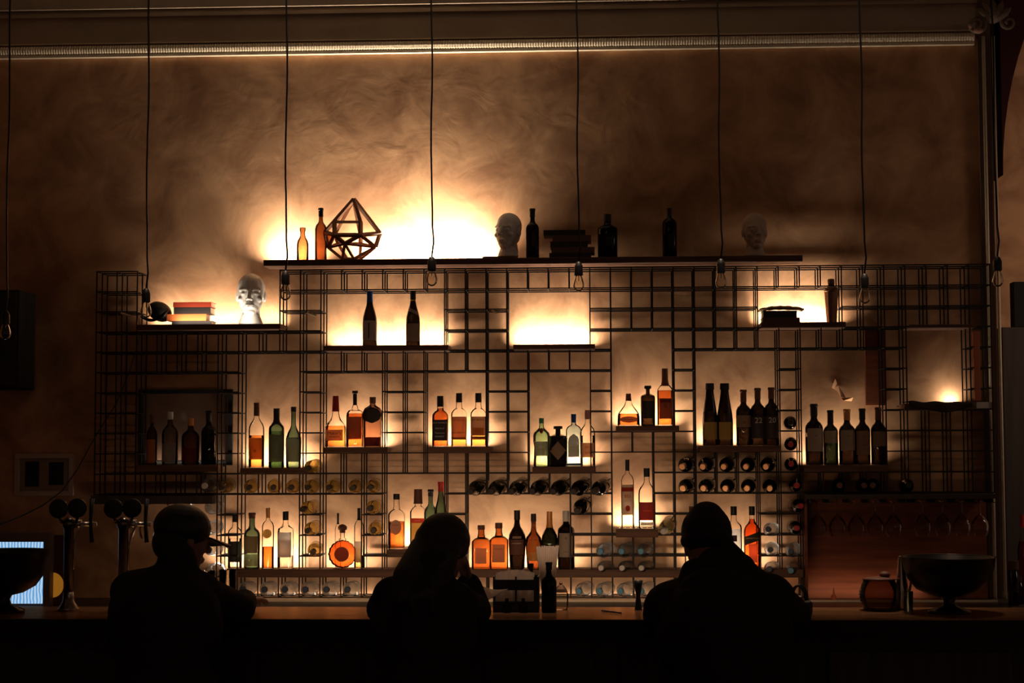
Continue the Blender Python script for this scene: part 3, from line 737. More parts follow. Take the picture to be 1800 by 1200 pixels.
# ------------------------------------------------------------------ lying bottles in the rack cells
def lying(b_px, b_py, t_px, t_py, w, glassm, foil, label, group, name='lying_wine_bottle', plastic=False, parts=True):
    B = P(b_px, b_py, -.045); T = P(t_px, t_py, -.335 if not plastic else -.29)
    d = (T - B); L = d.length; R = M_(w / 2, -.1)
    q = d.to_track_quat('Z', 'Y')
    t = thing(name, label, 'bottle', B, group); t.rotation_mode = 'QUATERNION'; t.rotation_quaternion = q
    if plastic: pr = [(.80, 0), (.96, .02), (1, .08), (.94, .16), (1, .24), (.94, .32), (1, .40), (.94, .48), (1, .60), (.95, .68), (.75, .78), (.45, .87), (.36, .90), (.36, .93)]
    else: pr = [(.30, .02), (.88, 0), (1, .03), (1, .58), (.90, .66), (.60, .72), (.42, .77), (.38, .80), (.38, 1.0)]
    bm = bmesh.new(); lathe(bm, [(r * R, zz * L) for r, zz in pr], 20); link('glass_body' if not plastic else 'bottle_body', bm, glassm, t, True)
    bm = bmesh.new()
    if plastic: lathe(bm, [(.40 * R, .90 * L), (.42 * R, .905 * L), (.42 * R, .99 * L), (.36 * R, L)], 16)
    else: lathe(bm, [(.41 * R, .80 * L), (.42 * R, 1.0 * L), (.36 * R, 1.012 * L)], 16)
    smooth_by_angle(link('cap' if plastic else 'foil', bm, foil, t))
    return t


FDK = mat('dark_olive_foil', (.06, .035, .015), .5); FOR = mat('copper_foil', (.80, .42, .20), .35, .6); FRD = mat('red_foil', (.55, .03, .04), .4)
WCAP = mat('blue_plastic_cap', (.12, .38, .62), .5); WCAPD = mat('navy_plastic_cap', (.03, .06, .12), .5)
g = 'white wine bottles lying in the left row of the rack'
rowA = [(404, 390), (446, 437), (484, 480), (520, 511), (556, 540), (593, 577), (629, 621), (661, 651)]
for i, (b, tt) in enumerate(rowA):
    lying(b, 852, tt, 857, 24, G_YEL, FDK, f'white wine bottle lying in the left row, {ORD[i]} of eight from the left', g)
lying(556, 818, 540, 823, 24, G_YEL, FDK, 'white wine bottle lying alone above the left row beside the amber and green shelf', g)
for b, by, tt, ty, txt in ((553, 889, 532, 895, 'topmost'), (556, 925, 540, 933, 'middle'), (556, 962, 550, 970, 'lowest')):
    lying(b, by, tt, ty, 24, G_YEL, FDK, f'white wine bottle lying in the wire column left of the round decanter, {txt} of three', 'white wine bottles stacked left of the decanter')
for b, by, tt, ty, txt in ((664, 889, 650, 893, 'upper'), (664, 925, 656, 932, 'lower')):
    lying(b, by, tt, ty, 24, G_YEL, FDK, f'white wine bottle lying in the wire column right of the round decanter, {txt} one', 'white wine bottles stacked right of the decanter')
g = 'dark bottles lying in the row under the gin shelf'
for i, b in enumerate((849, 885, 921, 958, 994, 1030, 1066)):
    lying(b, 850, b - 22, 864, 26, G_DGREEN, CAPK, f'dark green bottle lying under the gin shelf, {ORD[i]} of seven from the left', g)
lying(1030, 882, 1014, 898, 26, G_DGREEN, CAPK, 'dark green bottle lying alone just under the row of seven', g)
lying(1178, 918, 1166, 934, 25, glass('greenish_clear_glass', (.66, .66, .52), .3, refr=.3), CAPW, 'clear greenish bottle lying alone left of the beanie', 'lying bottle left of the beanie')
g = 'copper-foil bottles lying in two rows under the orange-label shelf'
for i, (b, tt) in enumerate(((1212, 1199), (1247, 1235), (1283, 1272), (1318, 1311), (1353, 1346))):
    lying(b, 813, tt, 820, 25, G_WINE, FOR, f'dark bottle with copper foil, {ORD[i]} from the left in the upper of two rows', g)
for i, (b, tt) in enumerate(((1212, 1200), (1247, 1236), (1283, 1275), (1318, 1313), (1353, 1353))):
    lying(b, 850, tt, 858, 25, G_WINE, FOR, f'dark bottle with copper foil, {ORD[i]} from the left in the lower of two rows', g)
g = 'red-foil wine bottles stacked in the right wire column'
for i, (b, by, tt, ty) in enumerate(((1388, 744, 1390, 742), (1390, 779, 1390, 781), (1390, 816, 1391, 815), (1394, 852, 1401, 853), (1396, 888, 1408, 889), (1394, 926, 1401, 928))):
    lying(b, by, tt, ty, 23, G_WINE, FRD if i != 0 else CAPK, f'red wine bottle end in the right wire column, {ORD[i]} of six from the top', g)
g = 'dark bottles lying under the right wine shelf'
for i, (b, tt) in enumerate(((1471, 1476), (1515, 1519), (1535, 1534), (1590, 1597))):
    lying(b, 853, tt, 853, 24, G_WINE, CAPBR if i < 3 else CAPK, f'dark bottle end under the right wine shelf, {ORD[i]} of four from the left', g)
g = 'empty plastic water bottles lying in the wire column right of the orange whisky'
for i, (b, by, tt, ty, c) in enumerate(((1360, 930, 1350, 930, WCAPD), (1358, 963, 1354, 966, WCAPD), (1397, 964, 1390, 969, WCAPD), (1360, 997, 1352, 1000, WCAPD), (1398, 997, 1390, 1003, WCAP))):
    lying(b, by, tt, ty, 24, G_PLAST, c, ['clear water bottle in the wire column right of the orange whisky, topmost', 'clear water bottle second from top in the wire column beside the orange whisky', 'clear water bottle just under the lowest red-foil bottle', 'clear water bottle low beside the orange whisky, second lowest left', 'clear water bottle with bright blue cap beside the wooden niche'][i], g, 'water_bottle', True)
g = 'water bottles lying under the small low shelf'
for i, b in enumerate((1070, 1107, 1141)):
    lying(b, 964, b - 15, 969, 25, G_PLAST, WCAP, f'blue-capped water bottle under the small low shelf, {ORD[i]} of three from the left', g, 'water_bottle', True)
for i, b in enumerate((1070, 1107, 1141)):
    lying(b, 996, b - 14, 998, 23, G_PLAST, CAPW, f'dim water bottle on the bottom board under the three blue-capped ones, {ORD[i]} from left', 'dim water bottles on the bottom board', 'water_bottle', True)
g = 'water bottles lying in the bottom row'
for i, b in enumerate((1034, 1070, 1107, 1143, 1178)):
    lying(b, 1033, b - 17, 1039, 25, G_PLAST, WCAP, f'blue-capped water bottle in the bottom row, {ORD[i]} of five left of the beanie', g, 'water_bottle', True)
for i, b in enumerate((440, 478, 514, 550, 587, 624)):
    lying(b, 1033, b - 14, 1036, 26, G_PLAST, WCAPD, f'dark-looking water bottle in the bottom row, {ORD[i]} of six right of the tumblers', 'dim water bottles in the left bottom row', 'water_bottle', True)
g = 'silvery plastic bottles stacked beside the cap wearer'
for i, (y, xx) in enumerate(((850, 375), (889, 382), (925, 382), (962, 382), (1000, 384))):
    lying(xx, y, xx - 16, y + 4, 25, G_PLAST, CAPW, f'clear plastic bottle lying beside the cap wearer\'s head, {ORD[i]} of five from the top', g, 'water_bottle', True)

# cork pegs clipped on the rack
for px, py, ln, txt in ((222, 553, 18, 'light wooden peg on the rack left of the black cap'), (548, 552, 16, 'light wooden peg on the rack right of the glowing head'), (869, 548, 9, 'small wooden peg in the middle of the rack')):
    a = P(px - ln / 2, py - 3, -.262); b = P(px + ln / 2, py + 3, -.262); bm = bmesh.new(); tube(bm, [a, b], .006, 10)
    tag(link('wooden_peg', bm, mat('peg_wood', (.70, .50, .28), .6)), txt, 'peg', 'wooden pegs clipped to the rack')

# ------------------------------------------------------------------ mannequin heads
def head_shapes(bm, s=1.0, c=Vector((0, 0, 0)), rot=None):
    """human head, chin at z=0, crown at z=.235, face towards -Y"""
    R3 = rot or Matrix.Identity(3)
    def e(x, y, zz, rx, ry, rz_, tilt=0):
        m = R3 @ Matrix.Rotation(tilt, 3, 'X'); ellipsoid(bm, c + R3 @ Vector((x, y, zz)) * s, (rx * s, ry * s, rz_ * s), m, 20, 14)
    def cp(a, ra, b, rb): capsule(bm, c + R3 @ Vector(a) * s, ra * s, c + R3 @ Vector(b) * s, rb * s, 10)
    e(0, .015, .150, .075, .096, .084); e(0, -.020, .120, .069, .070, .088); e(0, -.018, .075, .064, .066, .055); e(0, -.034, .048, .047, .050, .044); e(0, .025, .085, .062, .070, .055)
    e(0, -.055, .020, .028, .028, .020)                                  # chin
    cp((0, -.090, .128), .0085, (0, -.114, .088), .012); e(-.011, -.100, .084, .010, .010, .008); e(.011, -.100, .084, .010, .010, .008)   # nose
    for sx in (-1, 1):
        cp((sx * .016, -.083, .137), .009, (sx * .050, -.064, .137), .009)   # brow
        e(sx * .031, -.074, .116, .015, .012, .010)                      # eyeball
        e(sx * .043, -.055, .088, .022, .020, .018)                      # cheek
        e(sx * .073, .014, .108, .009, .018, .030)                       # ear
        e(sx * .010, -.086, .055, .014, .009, .006); e(sx * .008, -.084, .045, .013, .010, .007)  # lips


def mannequin(px, y_top, y_base, label, zb, m, turn=0, Y=-.14, w=1.0):
    x = P(px, y_top + 40, Y).x; H = P(px, y_top, Y).z - zb; s = H / .285
    t = thing('mannequin_head', label, 'sculpture', (x, Y, zb + .001)); bm = bmesh.new()
    R3 = Matrix.Rotation(turn, 3, 'Z')
    head_shapes(bm, s * w, Vector((0, 0, .048 * s)), R3)
    capsule(bm, R3 @ Vector((0, .02, .11)) * s, .046 * s, R3 @ Vector((0, .03, .04)) * s, .050 * s)
    lathe(bm, [(.062 * s, 0), (.066 * s, .012 * s), (.058 * s, .03 * s), (.048 * s, .06 * s)], 24)
    o = remesh('head', bm, .0035, m, t, 3)
    return t


HGL = mat('white_glazed_ceramic', (.92, .90, .86), .25)
mannequin(441, 479, 566, 'glowing white mannequin head on the upper left shelf', SH['w1'], HGL, .12, -.115)
mannequin(893, 373, 449, 'white plaster head beside the blank glow on the topmost shelf', SH['main_l'] + .012, PLASTER, -.45)
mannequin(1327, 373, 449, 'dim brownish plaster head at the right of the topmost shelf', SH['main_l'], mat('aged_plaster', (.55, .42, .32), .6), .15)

# books
def book(x0, x1, z0, z1, y0, y1, cover, label, group, page_side='right'):
    t = thing('book', label, 'book', ((x0 + x1) / 2, (y0 + y1) / 2, z0), group); inv = Matrix.Translation(-t.location)
    th = .0025; bm = bmesh.new()
    box(bm, x0, x1, y0, y1, z0, z0 + th); box(bm, x0, x1, y0, y1, z1 - th, z1)
    box(bm, x0, x1, y0, y0 + th, z0 + th + .0001, z1 - th - .0001); a = (x0 + .003, x1 - .003)
    o = link('cover', bm, cover, t); o.matrix_parent_inverse = inv
    bm = bmesh.new(); box(bm, a[0], a[1], y0 + .003, y1 - .003, z0 + th + .0002, z1 - th - .0002)
    o = link('pages', bm, mat('book_pages', (.70, .52, .34), .8), t); o.matrix_parent_inverse = inv


def stack(zb, Y0, Y1, items, group):
    zz = zb + .0006
    for px0, px1, thp, cover, lab in items:
        h = M_(thp, Y0); book(P(px0, 560, Y0).x, P(px1, 560, Y0).x, zz, zz + h, Y0, Y1, cover, lab, group); zz += h + .0006


BK = mat('black_bookcloth', (.03, .02, .02), .7); BR = mat('red_bookcloth', (.60, .07, .03), .6); BO = mat('orange_bookcloth', (.85, .20, .05), .6); BB = mat('brown_bookcloth', (.14, .07, .04), .7)
stack(SH['w1'], -.20, -.08, [(302, 372, 7, BK, 'black book at the bottom of the pile beside the glowing head'), (293, 362, 12, BO, 'orange book second from bottom beside the glowing head'),
      (305, 370, 12, BK, 'thick black book on the orange book'), (304, 371, 9, BR, 'red book on top of the pile beside the glowing head')], 'books on the upper left shelf')
stack(SH['main_l'], -.21, -.06, [(966, 1040, 9, BK, 'lowest dark book of the topmost-shelf pile'), (970, 1046, 10, BB, 'dark book second from bottom of the topmost-shelf pile'),
      (968, 1034, 10, BK, 'dark book third from bottom of the topmost-shelf pile'), (972, 1040, 11, BB, 'dark book under the top one of the topmost-shelf pile'), (956, 1030, 9, BK, 'top dark book jutting left on the topmost-shelf pile')], 'books on the topmost shelf')
book(P(848, 450, -.2).x, P(908, 450, -.2).x, SH['main_l'] + .0006, SH['main_l'] + .0116, -.22, -.07, BB, 'thin brown book under the white plaster head', 'books on the topmost shelf')
stack(SH['w4'], -.21, -.06, [(1341, 1406, 9, BB, 'brown book at the bottom of the upper right pile'), (1342, 1401, 12, BK, 'dark book in the middle of the upper right pile')], 'books on the upper right shelf')
# folded cloth on that stack
bm = bmesh.new(); zt = SH['w4'] + M_(21, -.2) + .003
xa, xb = P(1336, 560, -.2).x, P(1413, 560, -.2).x; NX, NY = 24, 8; g1 = []
for lay in (0, 1):
    rows = []
    for j in range(NY + 1):
        row = []
        for i in range(NX + 1):
            u = i / NX; q = abs(u - .5) * 2
            row.append(bm.verts.new((xa + (xb - xa) * u, -.215 + .15 * j / NY, zt + .014 * (1 - q ** 2.2) + .002 * math.sin(i * 1.3 + j) + (.010 if lay else 0))))
        rows.append(row)
    g1.append(rows)
for lay in (0, 1):
    R_ = g1[lay]
    for j in range(NY):
        for i in range(NX):
            f = (R_[j][i], R_[j][i + 1], R_[j + 1][i + 1], R_[j + 1][i]); bm.faces.new(f if lay else f[::-1])
for i in range(NX):
    bm.faces.new((g1[0][0][i], g1[0][0][i + 1], g1[1][0][i + 1], g1[1][0][i])); bm.faces.new((g1[0][NY][i], g1[1][NY][i], g1[1][NY][i + 1], g1[0][NY][i + 1]))
for j in range(NY):
    bm.faces.new((g1[0][j][0], g1[1][j][0], g1[1][j + 1][0], g1[0][j + 1][0])); bm.faces.new((g1[0][j][NX], g1[0][j + 1][NX], g1[1][j + 1][NX], g1[1][j][NX]))
tag(link('open_book', bm, mat('yellowed_paper', (.62, .44, .28), .8), None, True), 'open yellowed book lying arched on top of the upper right pile', 'book', 'books on the upper right shelf')

# cocktail shaker
zb = SH['w4']; x = P(1461.5, 540, -.14).x; H = P(1461, 490, -.14).z - zb; R = M_(12.5, -.14)
t = thing('cocktail_shaker', 'faceted metal cocktail shaker standing on the upper right shelf', 'shaker', (x, -.14, zb + .001))
bm = bmesh.new(); lathe(bm, [(R * .62, 0), (R * .70, .01 * H), (R * .82, .3 * H), (R * .98, .66 * H), (R, .70 * H)], 10); link('cup', bm, mat('dark_bronze', (.30, .16, .10), .3, .9, bump=.4, bscale=120), t)
bm = bmesh.new(); lathe(bm, [(R * 1.02, .7005 * H), (R * 1.0, .74 * H), (R * .75, .80 * H), (R * .46, .83 * H), (R * .44, .85 * H)], 20); link('strainer_top', bm, mat('dark_bronze'), t, True)
bm = bmesh.new(); lathe(bm, [(R * .50, .8505 * H), (R * .50, .95 * H), (R * .42, .99 * H), (R * .1, H)], 16); link('cap', bm, mat('dark_bronze'), t, True)

# geometric terrarium
Yt = -.15; c = P(619, 450, Yt); zb = SH['main_l'] + .008
rows = {'apex': (619, 349), }
def TP(px, py, dy): 
    p = P(px, py, Yt + dy); return p
ap = TP(622, 350, 0)
up = [TP(588, 390, -.05), TP(634, 390, -.07), TP(655, 388, 0), TP(632, 386, .05), TP(590, 386, .05)]
mid = [TP(571, 408, 0), TP(588, 413, -.09), TP(634, 413, -.09), TP(668, 410, 0), TP(634, 413, .07), TP(588, 413, .07)]
low = [TP(577, 435, 0), TP(606, 428, -.07), TP(660, 434, 0), TP(634, 428, .05), TP(594, 428, .05)]
bot = [TP(602, 449, -.045), TP(622, 449, -.045), TP(633, 449, 0), TP(612, 449, .04)]
for p in bot: p.z = zb
edges = [(ap, mid[0]), (ap, up[0]), (ap, up[1]), (ap, mid[3]), (ap, mid[4]), (ap, mid[5]), (up[0], up[1]), (up[0], mid[1]), (up[1], mid[2]), (mid[0], mid[1]), (mid[1], mid[2]), (mid[2], mid[3]), (mid[3], mid[4]), (mid[4], mid[5]), (mid[5], mid[0]),
         (mid[0], low[0]), (mid[1], low[0]), (mid[1], low[1]), (mid[2], low[1]), (mid[2], low[2]), (mid[3], low[2]), (mid[4], low[3]), (mid[5], low[4]), (low[0], low[1]), (low[1], low[2]), (low[2], low[3]), (low[3], low[4]), (low[4], low[0]),
         (low[0], bot[0]), (low[1], bot[0]), (low[1], bot[1]), (low[2], bot[2]), (low[2], bot[1]), (low[3], bot[2]), (low[4], bot[3]), (bot[0], bot[1]), (bot[1], bot[2]), (bot[2], bot[3]), (bot[3], bot[0])]
t = thing('geometric_terrarium', 'faceted wooden-framed glass terrarium on the topmost shelf', 'terrarium', (c.x, Yt, SH['main_l']))
bm = bmesh.new()
for a, b in edges: tube(bm, [a, b], .0125 if a is ap or b in mid or a in mid else .0085, 4)
o = link('frame', bm, wood_mat('terrarium_wood', (.26, .11, .06), (.36, .17, .09), .5), t); o.matrix_parent_inverse = Matrix.Translation(-t.location)
bm = bmesh.new()
for tri in ((ap, up[0], up[1]), (up[0], up[1], mid[2], mid[1]), (mid[0], mid[1], low[0]), (ap, mid[0], mid[1]), (ap, mid[3], mid[2]), (mid[1], mid[2], low[1]), (mid[2], mid[3], low[2])):
    bm.faces.new([bm.verts.new(v) for v in tri])
o = link('pane', bm, glass('terrarium_glass', (.95, .90, .86), .8), t); o.matrix_parent_inverse = Matrix.Translation(-t.location)

# black cap on the left shelf
c = P(277, 549, -.16); c.z = SH['w1']
t = thing('peaked_cap', 'black peaked cap lying at the left end of the upper left shelf', 'cap', (c.x, -.15, SH['w1'] + .002))
bm = bmesh.new(); R = M_(22, -.15)
m3 = Matrix.Rotation(-.45, 3, 'Y')
bmesh.ops.create_uvsphere(bm, u_segments=24, v_segments=14, radius=1, matrix=Matrix.Translation((.01, 0, R * 1.12)) @ Matrix.Rotation(.5, 4, 'Y') @ Matrix.Diagonal((R * 1.0, .085, R * .78, 1)))
link('crown', bm, BLACK, t, True)
bm = bmesh.new(); pts = [Vector((-R * 1.35 + q * R * 2.6, -.07 + .05 * math.cos(q * 3), R * (.62 - .5 * math.sin(q * math.pi) * 1.0) + .006 + R * .35 * q)) for q in [i / 10 for i in range(11)]]
tube(bm, pts, [.004, .007, .008, .009, .009, .009, .009, .009, .008, .007, .004], 8); link('brim', bm, BLACK, t, True)

# dark cloth over the far right shelf + pale box
bm = bmesh.new(); xa, xb = P(1594, 710, -.2).x, P(1708, 710, -.2).x; zt = SH['w12'] + .001; rows = []
for j in range(13):
    row = []
    for i in range(25):
        u = i / 24; v = j / 12
        if v < .6: y = -.05 - .21 * v / .6; zz = zt + .006 + .010 * math.sin(u * 9 + 1) ** 2 * (1 - u)
        else: y = -.262 - .003 * math.sin(u * 14); zz = zt + .006 - (v - .6) / .4 * (.02 + .035 * math.sin(u * math.pi * .9) ** 2)
        row.append(bm.verts.new((xa + (xb - xa) * u, y, zz)))
    rows.append(row)
for j in range(12):
    for i in range(24): bm.faces.new((rows[j][i], rows[j][i + 1], rows[j + 1][i + 1], rows[j + 1][i]))
o = link('draped_cloth', bm, mat('dark_cloth', (.05, .028, .022), .9), None, True); m = o.modifiers.new('s', 'SOLIDIFY'); m.thickness = .004; m.offset = 1
tag(o, 'dark cloth lying over the far right shelf next to the glow', 'cloth')
a, b = P(1714, 721, -.2), P(1742, 709, -.2); bm = bevel_box(a.x, b.x, -.23, -.08, rz(7) + .004, rz(7) + .004 + M_(11, -.2), .002)
tag(link('pale_box', bm, PAPER), 'small pale box at the far right end of the rack', 'box')
# boards fixed upright in the rack at the right
a, b = P(1523, 710, -.04), P(1556, 577, -.04)
bm = bevel_box(a.x, b.x, -.026, -.004, P(1540, 712, -.04).z, P(1540, 577, -.04).z, .002)
tag(link('upright_board', bm, PANELW), 'dark brown upright board behind the rack, right of the torn wall patch', 'board')
a, b = P(1711, 710, -.2), P(1719, 590, -.2)
bm = bevel_box(a.x, b.x, -.24, -.20, SH['w12'] + .014, P(1715, 583, -.2).z, .002)
tag(link('upright_board', bm, mat('orange_lit_tint', (.55, .16, .07), .6)), 'narrow upright board coloured orange-red as if lit, beside the far right glow', 'board')  # orange light on this edge is put into the board's colour
bm = bevel_box(P(1598, 577, -.24).x, P(1716, 577, -.24).x, -.245, -.05, P(1650, 576, -.24).z, P(1650, 570, -.24).z, .002)
tag(link('lintel_board', bm, SHELFW), 'thin dark board above the far right opening of the rack', 'board')

# torn wallpaper flakes on the wall
t = thing('peeling_plaster', 'torn flap of plaster curling from the wall above the five labelled wines', 'peeling paint', P(1475, 690, 0))
for pts in ([(1466, 679), (1474, 678), (1488, 700), (1478, 697)], [(1478, 699), (1500, 698), (1497, 705), (1483, 704)], [(1462, 681), (1468, 665), (1478, 690)]):
    bm = bmesh.new(); vs = [bm.verts.new(P(x, y, -.004 - .02 * (i % 2))) for i, (x, y) in enumerate(pts)]; bm.faces.new(vs)
    o = link('flake', bm, WALL, t); o.matrix_parent_inverse = Matrix.Translation(-t.location); m = o.modifiers.new('s', 'SOLIDIFY'); m.thickness = .002

# ------------------------------------------------------------------ framed mirror, frames, speaker, cable on the left
def frame(name, label, cat, x0, x1, y0, y1, Y, bw, fm, inner, th=.02, mat_w=0, mm=None):
    a = P(x0, y1, Y); b = P(x1, y0, Y); w = M_(bw, Y)
    t = thing(name, label, cat, (a.x, Y, a.z)); inv = Matrix.Translation(-t.location)
    bm = bmesh.new(); box(bm, a.x, b.x, Y - th, Y, b.z - w, b.z); box(bm, a.x, b.x, Y - th, Y, a.z, a.z + w)
    box(bm, a.x, a.x + w, Y - th, Y, a.z + w + .0001, b.z - w - .0001); box(bm, b.x - w, b.x, Y - th, Y, a.z + w + .0001, b.z - w - .0001)
    o = link('frame', bm, fm, t); o.matrix_parent_inverse = inv
    bm = bmesh.new(); box(bm, a.x + w + .0002, b.x - w - .0002, Y - th * .5, Y - .001, a.z + w + .0002, b.z - w - .0002)
    o = link(inner[0], bm, inner[1], t); o.matrix_parent_inverse = inv
    return t, inv


frame('framed_mirror', 'black framed mirror standing behind the dim left bottles', 'mirror', 244, 410, 684, 818, -.008, 7.5, BLACKM, ('mirror_glass', mat('old_mirror', (.22, .13, .09), .16, .35)), .02)
t, inv = frame('double_photo_frame', 'pale frame holding two small dark pictures on the left wall', 'picture frame', 27, 131, 797, 871, -.004, 8, mat('pale_frame', (.52, .40, .33), .6), ('mount', mat('mount_board', (.30, .21, .17), .8)), .022)
for x0, x1, y0, y1 in ((44, 69, 811, 855), (86, 112, 812, 852)):
    a = P(x0, y1, -.015); b = P(x1, y0, -.015); bm = bmesh.new(); box(bm, a.x, b.x, -.018, -.0152, a.z, b.z); o = link('picture', bm, BLACKM, t); o.matrix_parent_inverse = inv
# speaker at the far left
a = P(-30, 683, -.3); b = P(34, 509, -.3)
t = thing('wall_speaker', 'black box loudspeaker hanging at the left edge', 'speaker', (a.x, -.15, a.z)); inv = Matrix.Translation(-t.location)
o = link('cabinet', bevel_box(a.x, b.x, -.30, -.02, a.z, b.z, .008), BLACKM, t); o.matrix_parent_inverse = inv
o = link('grille', bevel_box(a.x + .012, b.x - .012, -.308, -.3005, a.z + .012, b.z - .012, .003), BLACK, t); o.matrix_parent_inverse = inv
bm = bmesh.new(); box(bm, a.x + .05, a.x + .09, -.0195, -.0005, a.z + .2, a.z + .3); o = link('wall_bracket', bm, BLACK, t); o.matrix_parent_inverse = inv
# sagging cable
pp = [(246, 590, -.27), (228, 652, -.30), (205, 708, -.33), (183, 742, -.36), (160, 780, -.40), (136, 825, -.44), (110, 862, -.48), (75, 888, -.52), (40, 906, -.56), (0, 922, -.60), (-40, 934, -.64)]
bm = bmesh.new(); tube(bm, [P(*q) for q in pp], .0032, 6)
tag(link('hanging_cable', bm, BLACK, None, True), 'thin black cable sagging across the left wall past the pale frame', 'cable')

# ------------------------------------------------------------------ pendant bulbs
BG = glass('bulb_glass', (.95, .92, .86), .45, .03)
pend = [(5, 10, 545, 'leftmost pendant bulb, cut by the left edge before the speaker'), (259, 257, 507, 'pendant bulb hanging before the black cap on the left shelf'), (503, 502, 476, 'pendant bulb just right of the glowing head'), (757, 759, 451, 'pendant bulb in front of the long shelf, right of the terrarium'),
        (1015, 1017, 460, 'pendant bulb hanging under the topmost pile of books'), (1262, 1267, 455, 'pendant bulb in front of the right part of the long shelf'), (1511, 1519.5, 481, 'pendant bulb just right of the cocktail shaker'), (1747, 1753, 451, 'rightmost pendant bulb, in front of the corner mouldings')]
for x_top, x_, y_, lab in pend:
    Yp = -2.2; a = P(x_, y_, Yp); s = M_(1, Yp)
    t = thing('pendant_bulb', lab, 'pendant lamp', a, 'bare bulbs hanging over the bar')
    bm = bmesh.new(); zt = 5.2 - a.z; pts = []
    rr = random.Random(x_)
    for i in range(40):
        q = i / 39; wob = .003 * math.sin(q * 23 + rr.random() * .6) * (1 if 0 < i < 39 else 0)
        pts.append(Vector((wob + (.006 if i == 1 else 0), 0, q * zt - .001 * (i == 39))))
    tube(bm, pts, .0042, 6); link('cord', bm, BLACK, t, True)
    bm = bmesh.new(); lathe(bm, [(3 * s, 0), (5 * s, -2 * s), (7 * s, -7 * s), (7.6 * s, -9 * s), (7.6 * s, -24 * s)], 20); smooth_by_angle(link('socket', bm, BLACK, t))
    bm = bmesh.new(); lathe(bm, [(5.5 * s, -24.1 * s), (6 * s, -27 * s), (8.2 * s, -33 * s), (9.8 * s, -39 * s), (10 * s, -43 * s), (8.6 * s, -48 * s), (5 * s, -51.5 * s), (.6 * s, -53 * s)], 24); link('bulb_glass', bm, BG, t, True)
    bm = bmesh.new(); tube(bm, [Vector((0, 0, -24.2 * s)), Vector((0, 0, -34 * s))], .0018, 6)
    tube(bm, [Vector(((-4 + 2 * k) * s, 0, (-41 if k % 2 else -34) * s)) for k in range(5)], .0008, 5); link('filament', bm, CHROME, t, True)

# ------------------------------------------------------------------ right niche with hanging glasses
a = P(1413, 1049, -.03); b = P(1735, 866, -.03)
t = thing('wooden_niche', 'red-brown wooden niche under the right end of the rack', 'niche', (a.x, -.03, ZC)); inv = Matrix.Translation(-t.location); t_niche, inv_niche = t, inv
bm = bmesh.new(); box(bm, cx(34) + .008, cx(43), -.028, -.004, ZC + .0005, rz(11) - .006); o = link('back_panel', bm, PANELW, t); o.matrix_parent_inverse = inv
bm = bmesh.new(); box(bm, cx(34) + .008, cx(43), -.30, -.0285, rz(11) - .03, rz(11) - .006); o = link('top_board', bm, BARFRONT, t); o.matrix_parent_inverse = inv
bm = bmesh.new(); box(bm, cx(34) + .008, cx(34) + .022, -.25, -.0285, ZC + .0005, rz(11) - .0305); o = link('side_board', bm, PANELW, t); o.matrix_parent_inverse = inv
area('niche_light', ((cx(34) + cx(39)) / 2, -.16, ZC + .014), .8, .015, .20, (0, .9, .35), (1, .60, .34), spread=1.6)
WG = glass('wine_glass', (.94, .91, .88), .6, ior=1.3)


def stemglass(px, py_top, label, group, Y=-.2, flip=True, s=1.0):
    p = P(px, py_top, Y); t = thing('hanging_wine_glass', label, 'glass', p, group)
    bm = bmesh.new()
    k = .35 / 117 * s * 1.0
    pr = [(11, 0), (10.5, -1), (2, -3), (1.2, -8), (1.2, -20), (2, -25), (7, -30), (11, -37), (12.5, -45), (11.5, -55), (9.5, -61)]
    lathe(bm, [(r * k * (1.3 if z < -22 else 1), z * k * 1.05) for r, z in pr], 24, caps=False); link('bowl', bm, WG, t, True); return t


zr = rz(11) - .0305
for i, x_ in enumerate((1437, 1472, 1505, 1538, 1570, 1621, 1656, 1690, 1722)):
    o = stemglass(x_, 890, f'upside-down wine glass hanging in the right niche, {ORD[i]} of nine from the left', 'wine glasses hanging in the right niche', Y=-.20 if i < 5 else -.16); 
    o.location.z = zr - .012
bm = bmesh.new()
for x_ in (1420, 1454, 1489, 1522, 1554, 1587, 1604, 1639, 1673, 1706, 1738):
    p = P(x_, 890, -.2); box(bm, p.x - .004, p.x + .004, -.29, -.06, zr - .018, zr - .0005)
    box(bm, p.x - .016, p.x + .016, -.29, -.06, zr - .022, zr - .0182)
o = link('hanger_rail', bm, BLACK, t_niche); o.matrix_parent_inverse = inv_niche
# left glass rail in shade
bm = bmesh.new(); box(bm, cx(0), cx(6) - .01, -.30, -.01, rz(11) - .05, rz(11) - .006)
tag(link('glass_hanger_rail', bm, BARFRONT), 'dark board with hanging glasses above the beer taps', 'rail')
for i, x_ in enumerate((225, 260, 297, 332)):
    o = stemglass(x_, 880, f'upside-down glass hanging above the beer taps, {ORD[i]} of four from the left', 'glasses hanging above the beer taps', Y=-.2); o.location.z = rz(11) - .0503
# small orange bottle on the counter
x = P(1461, 1040, -.1).x
t = thing('sauce_bottle', 'tiny orange bottle standing in the wooden niche', 'bottle', (x, -.20, ZC + .0005))
bm = bmesh.new(); lathe(bm, [(.013, 0), (.014, .003), (.014, .028), (.006, .038), (.004, .055), (.002, .072)], 16); link('bottle_body', bm, mat('orange_plastic', (.85, .22, .08), .5), t, True)

# ------------------------------------------------------------------ bar items
def on_bar(px, Y): return Vector((P(px, 1070, Y).x, Y, ZB + .0006))


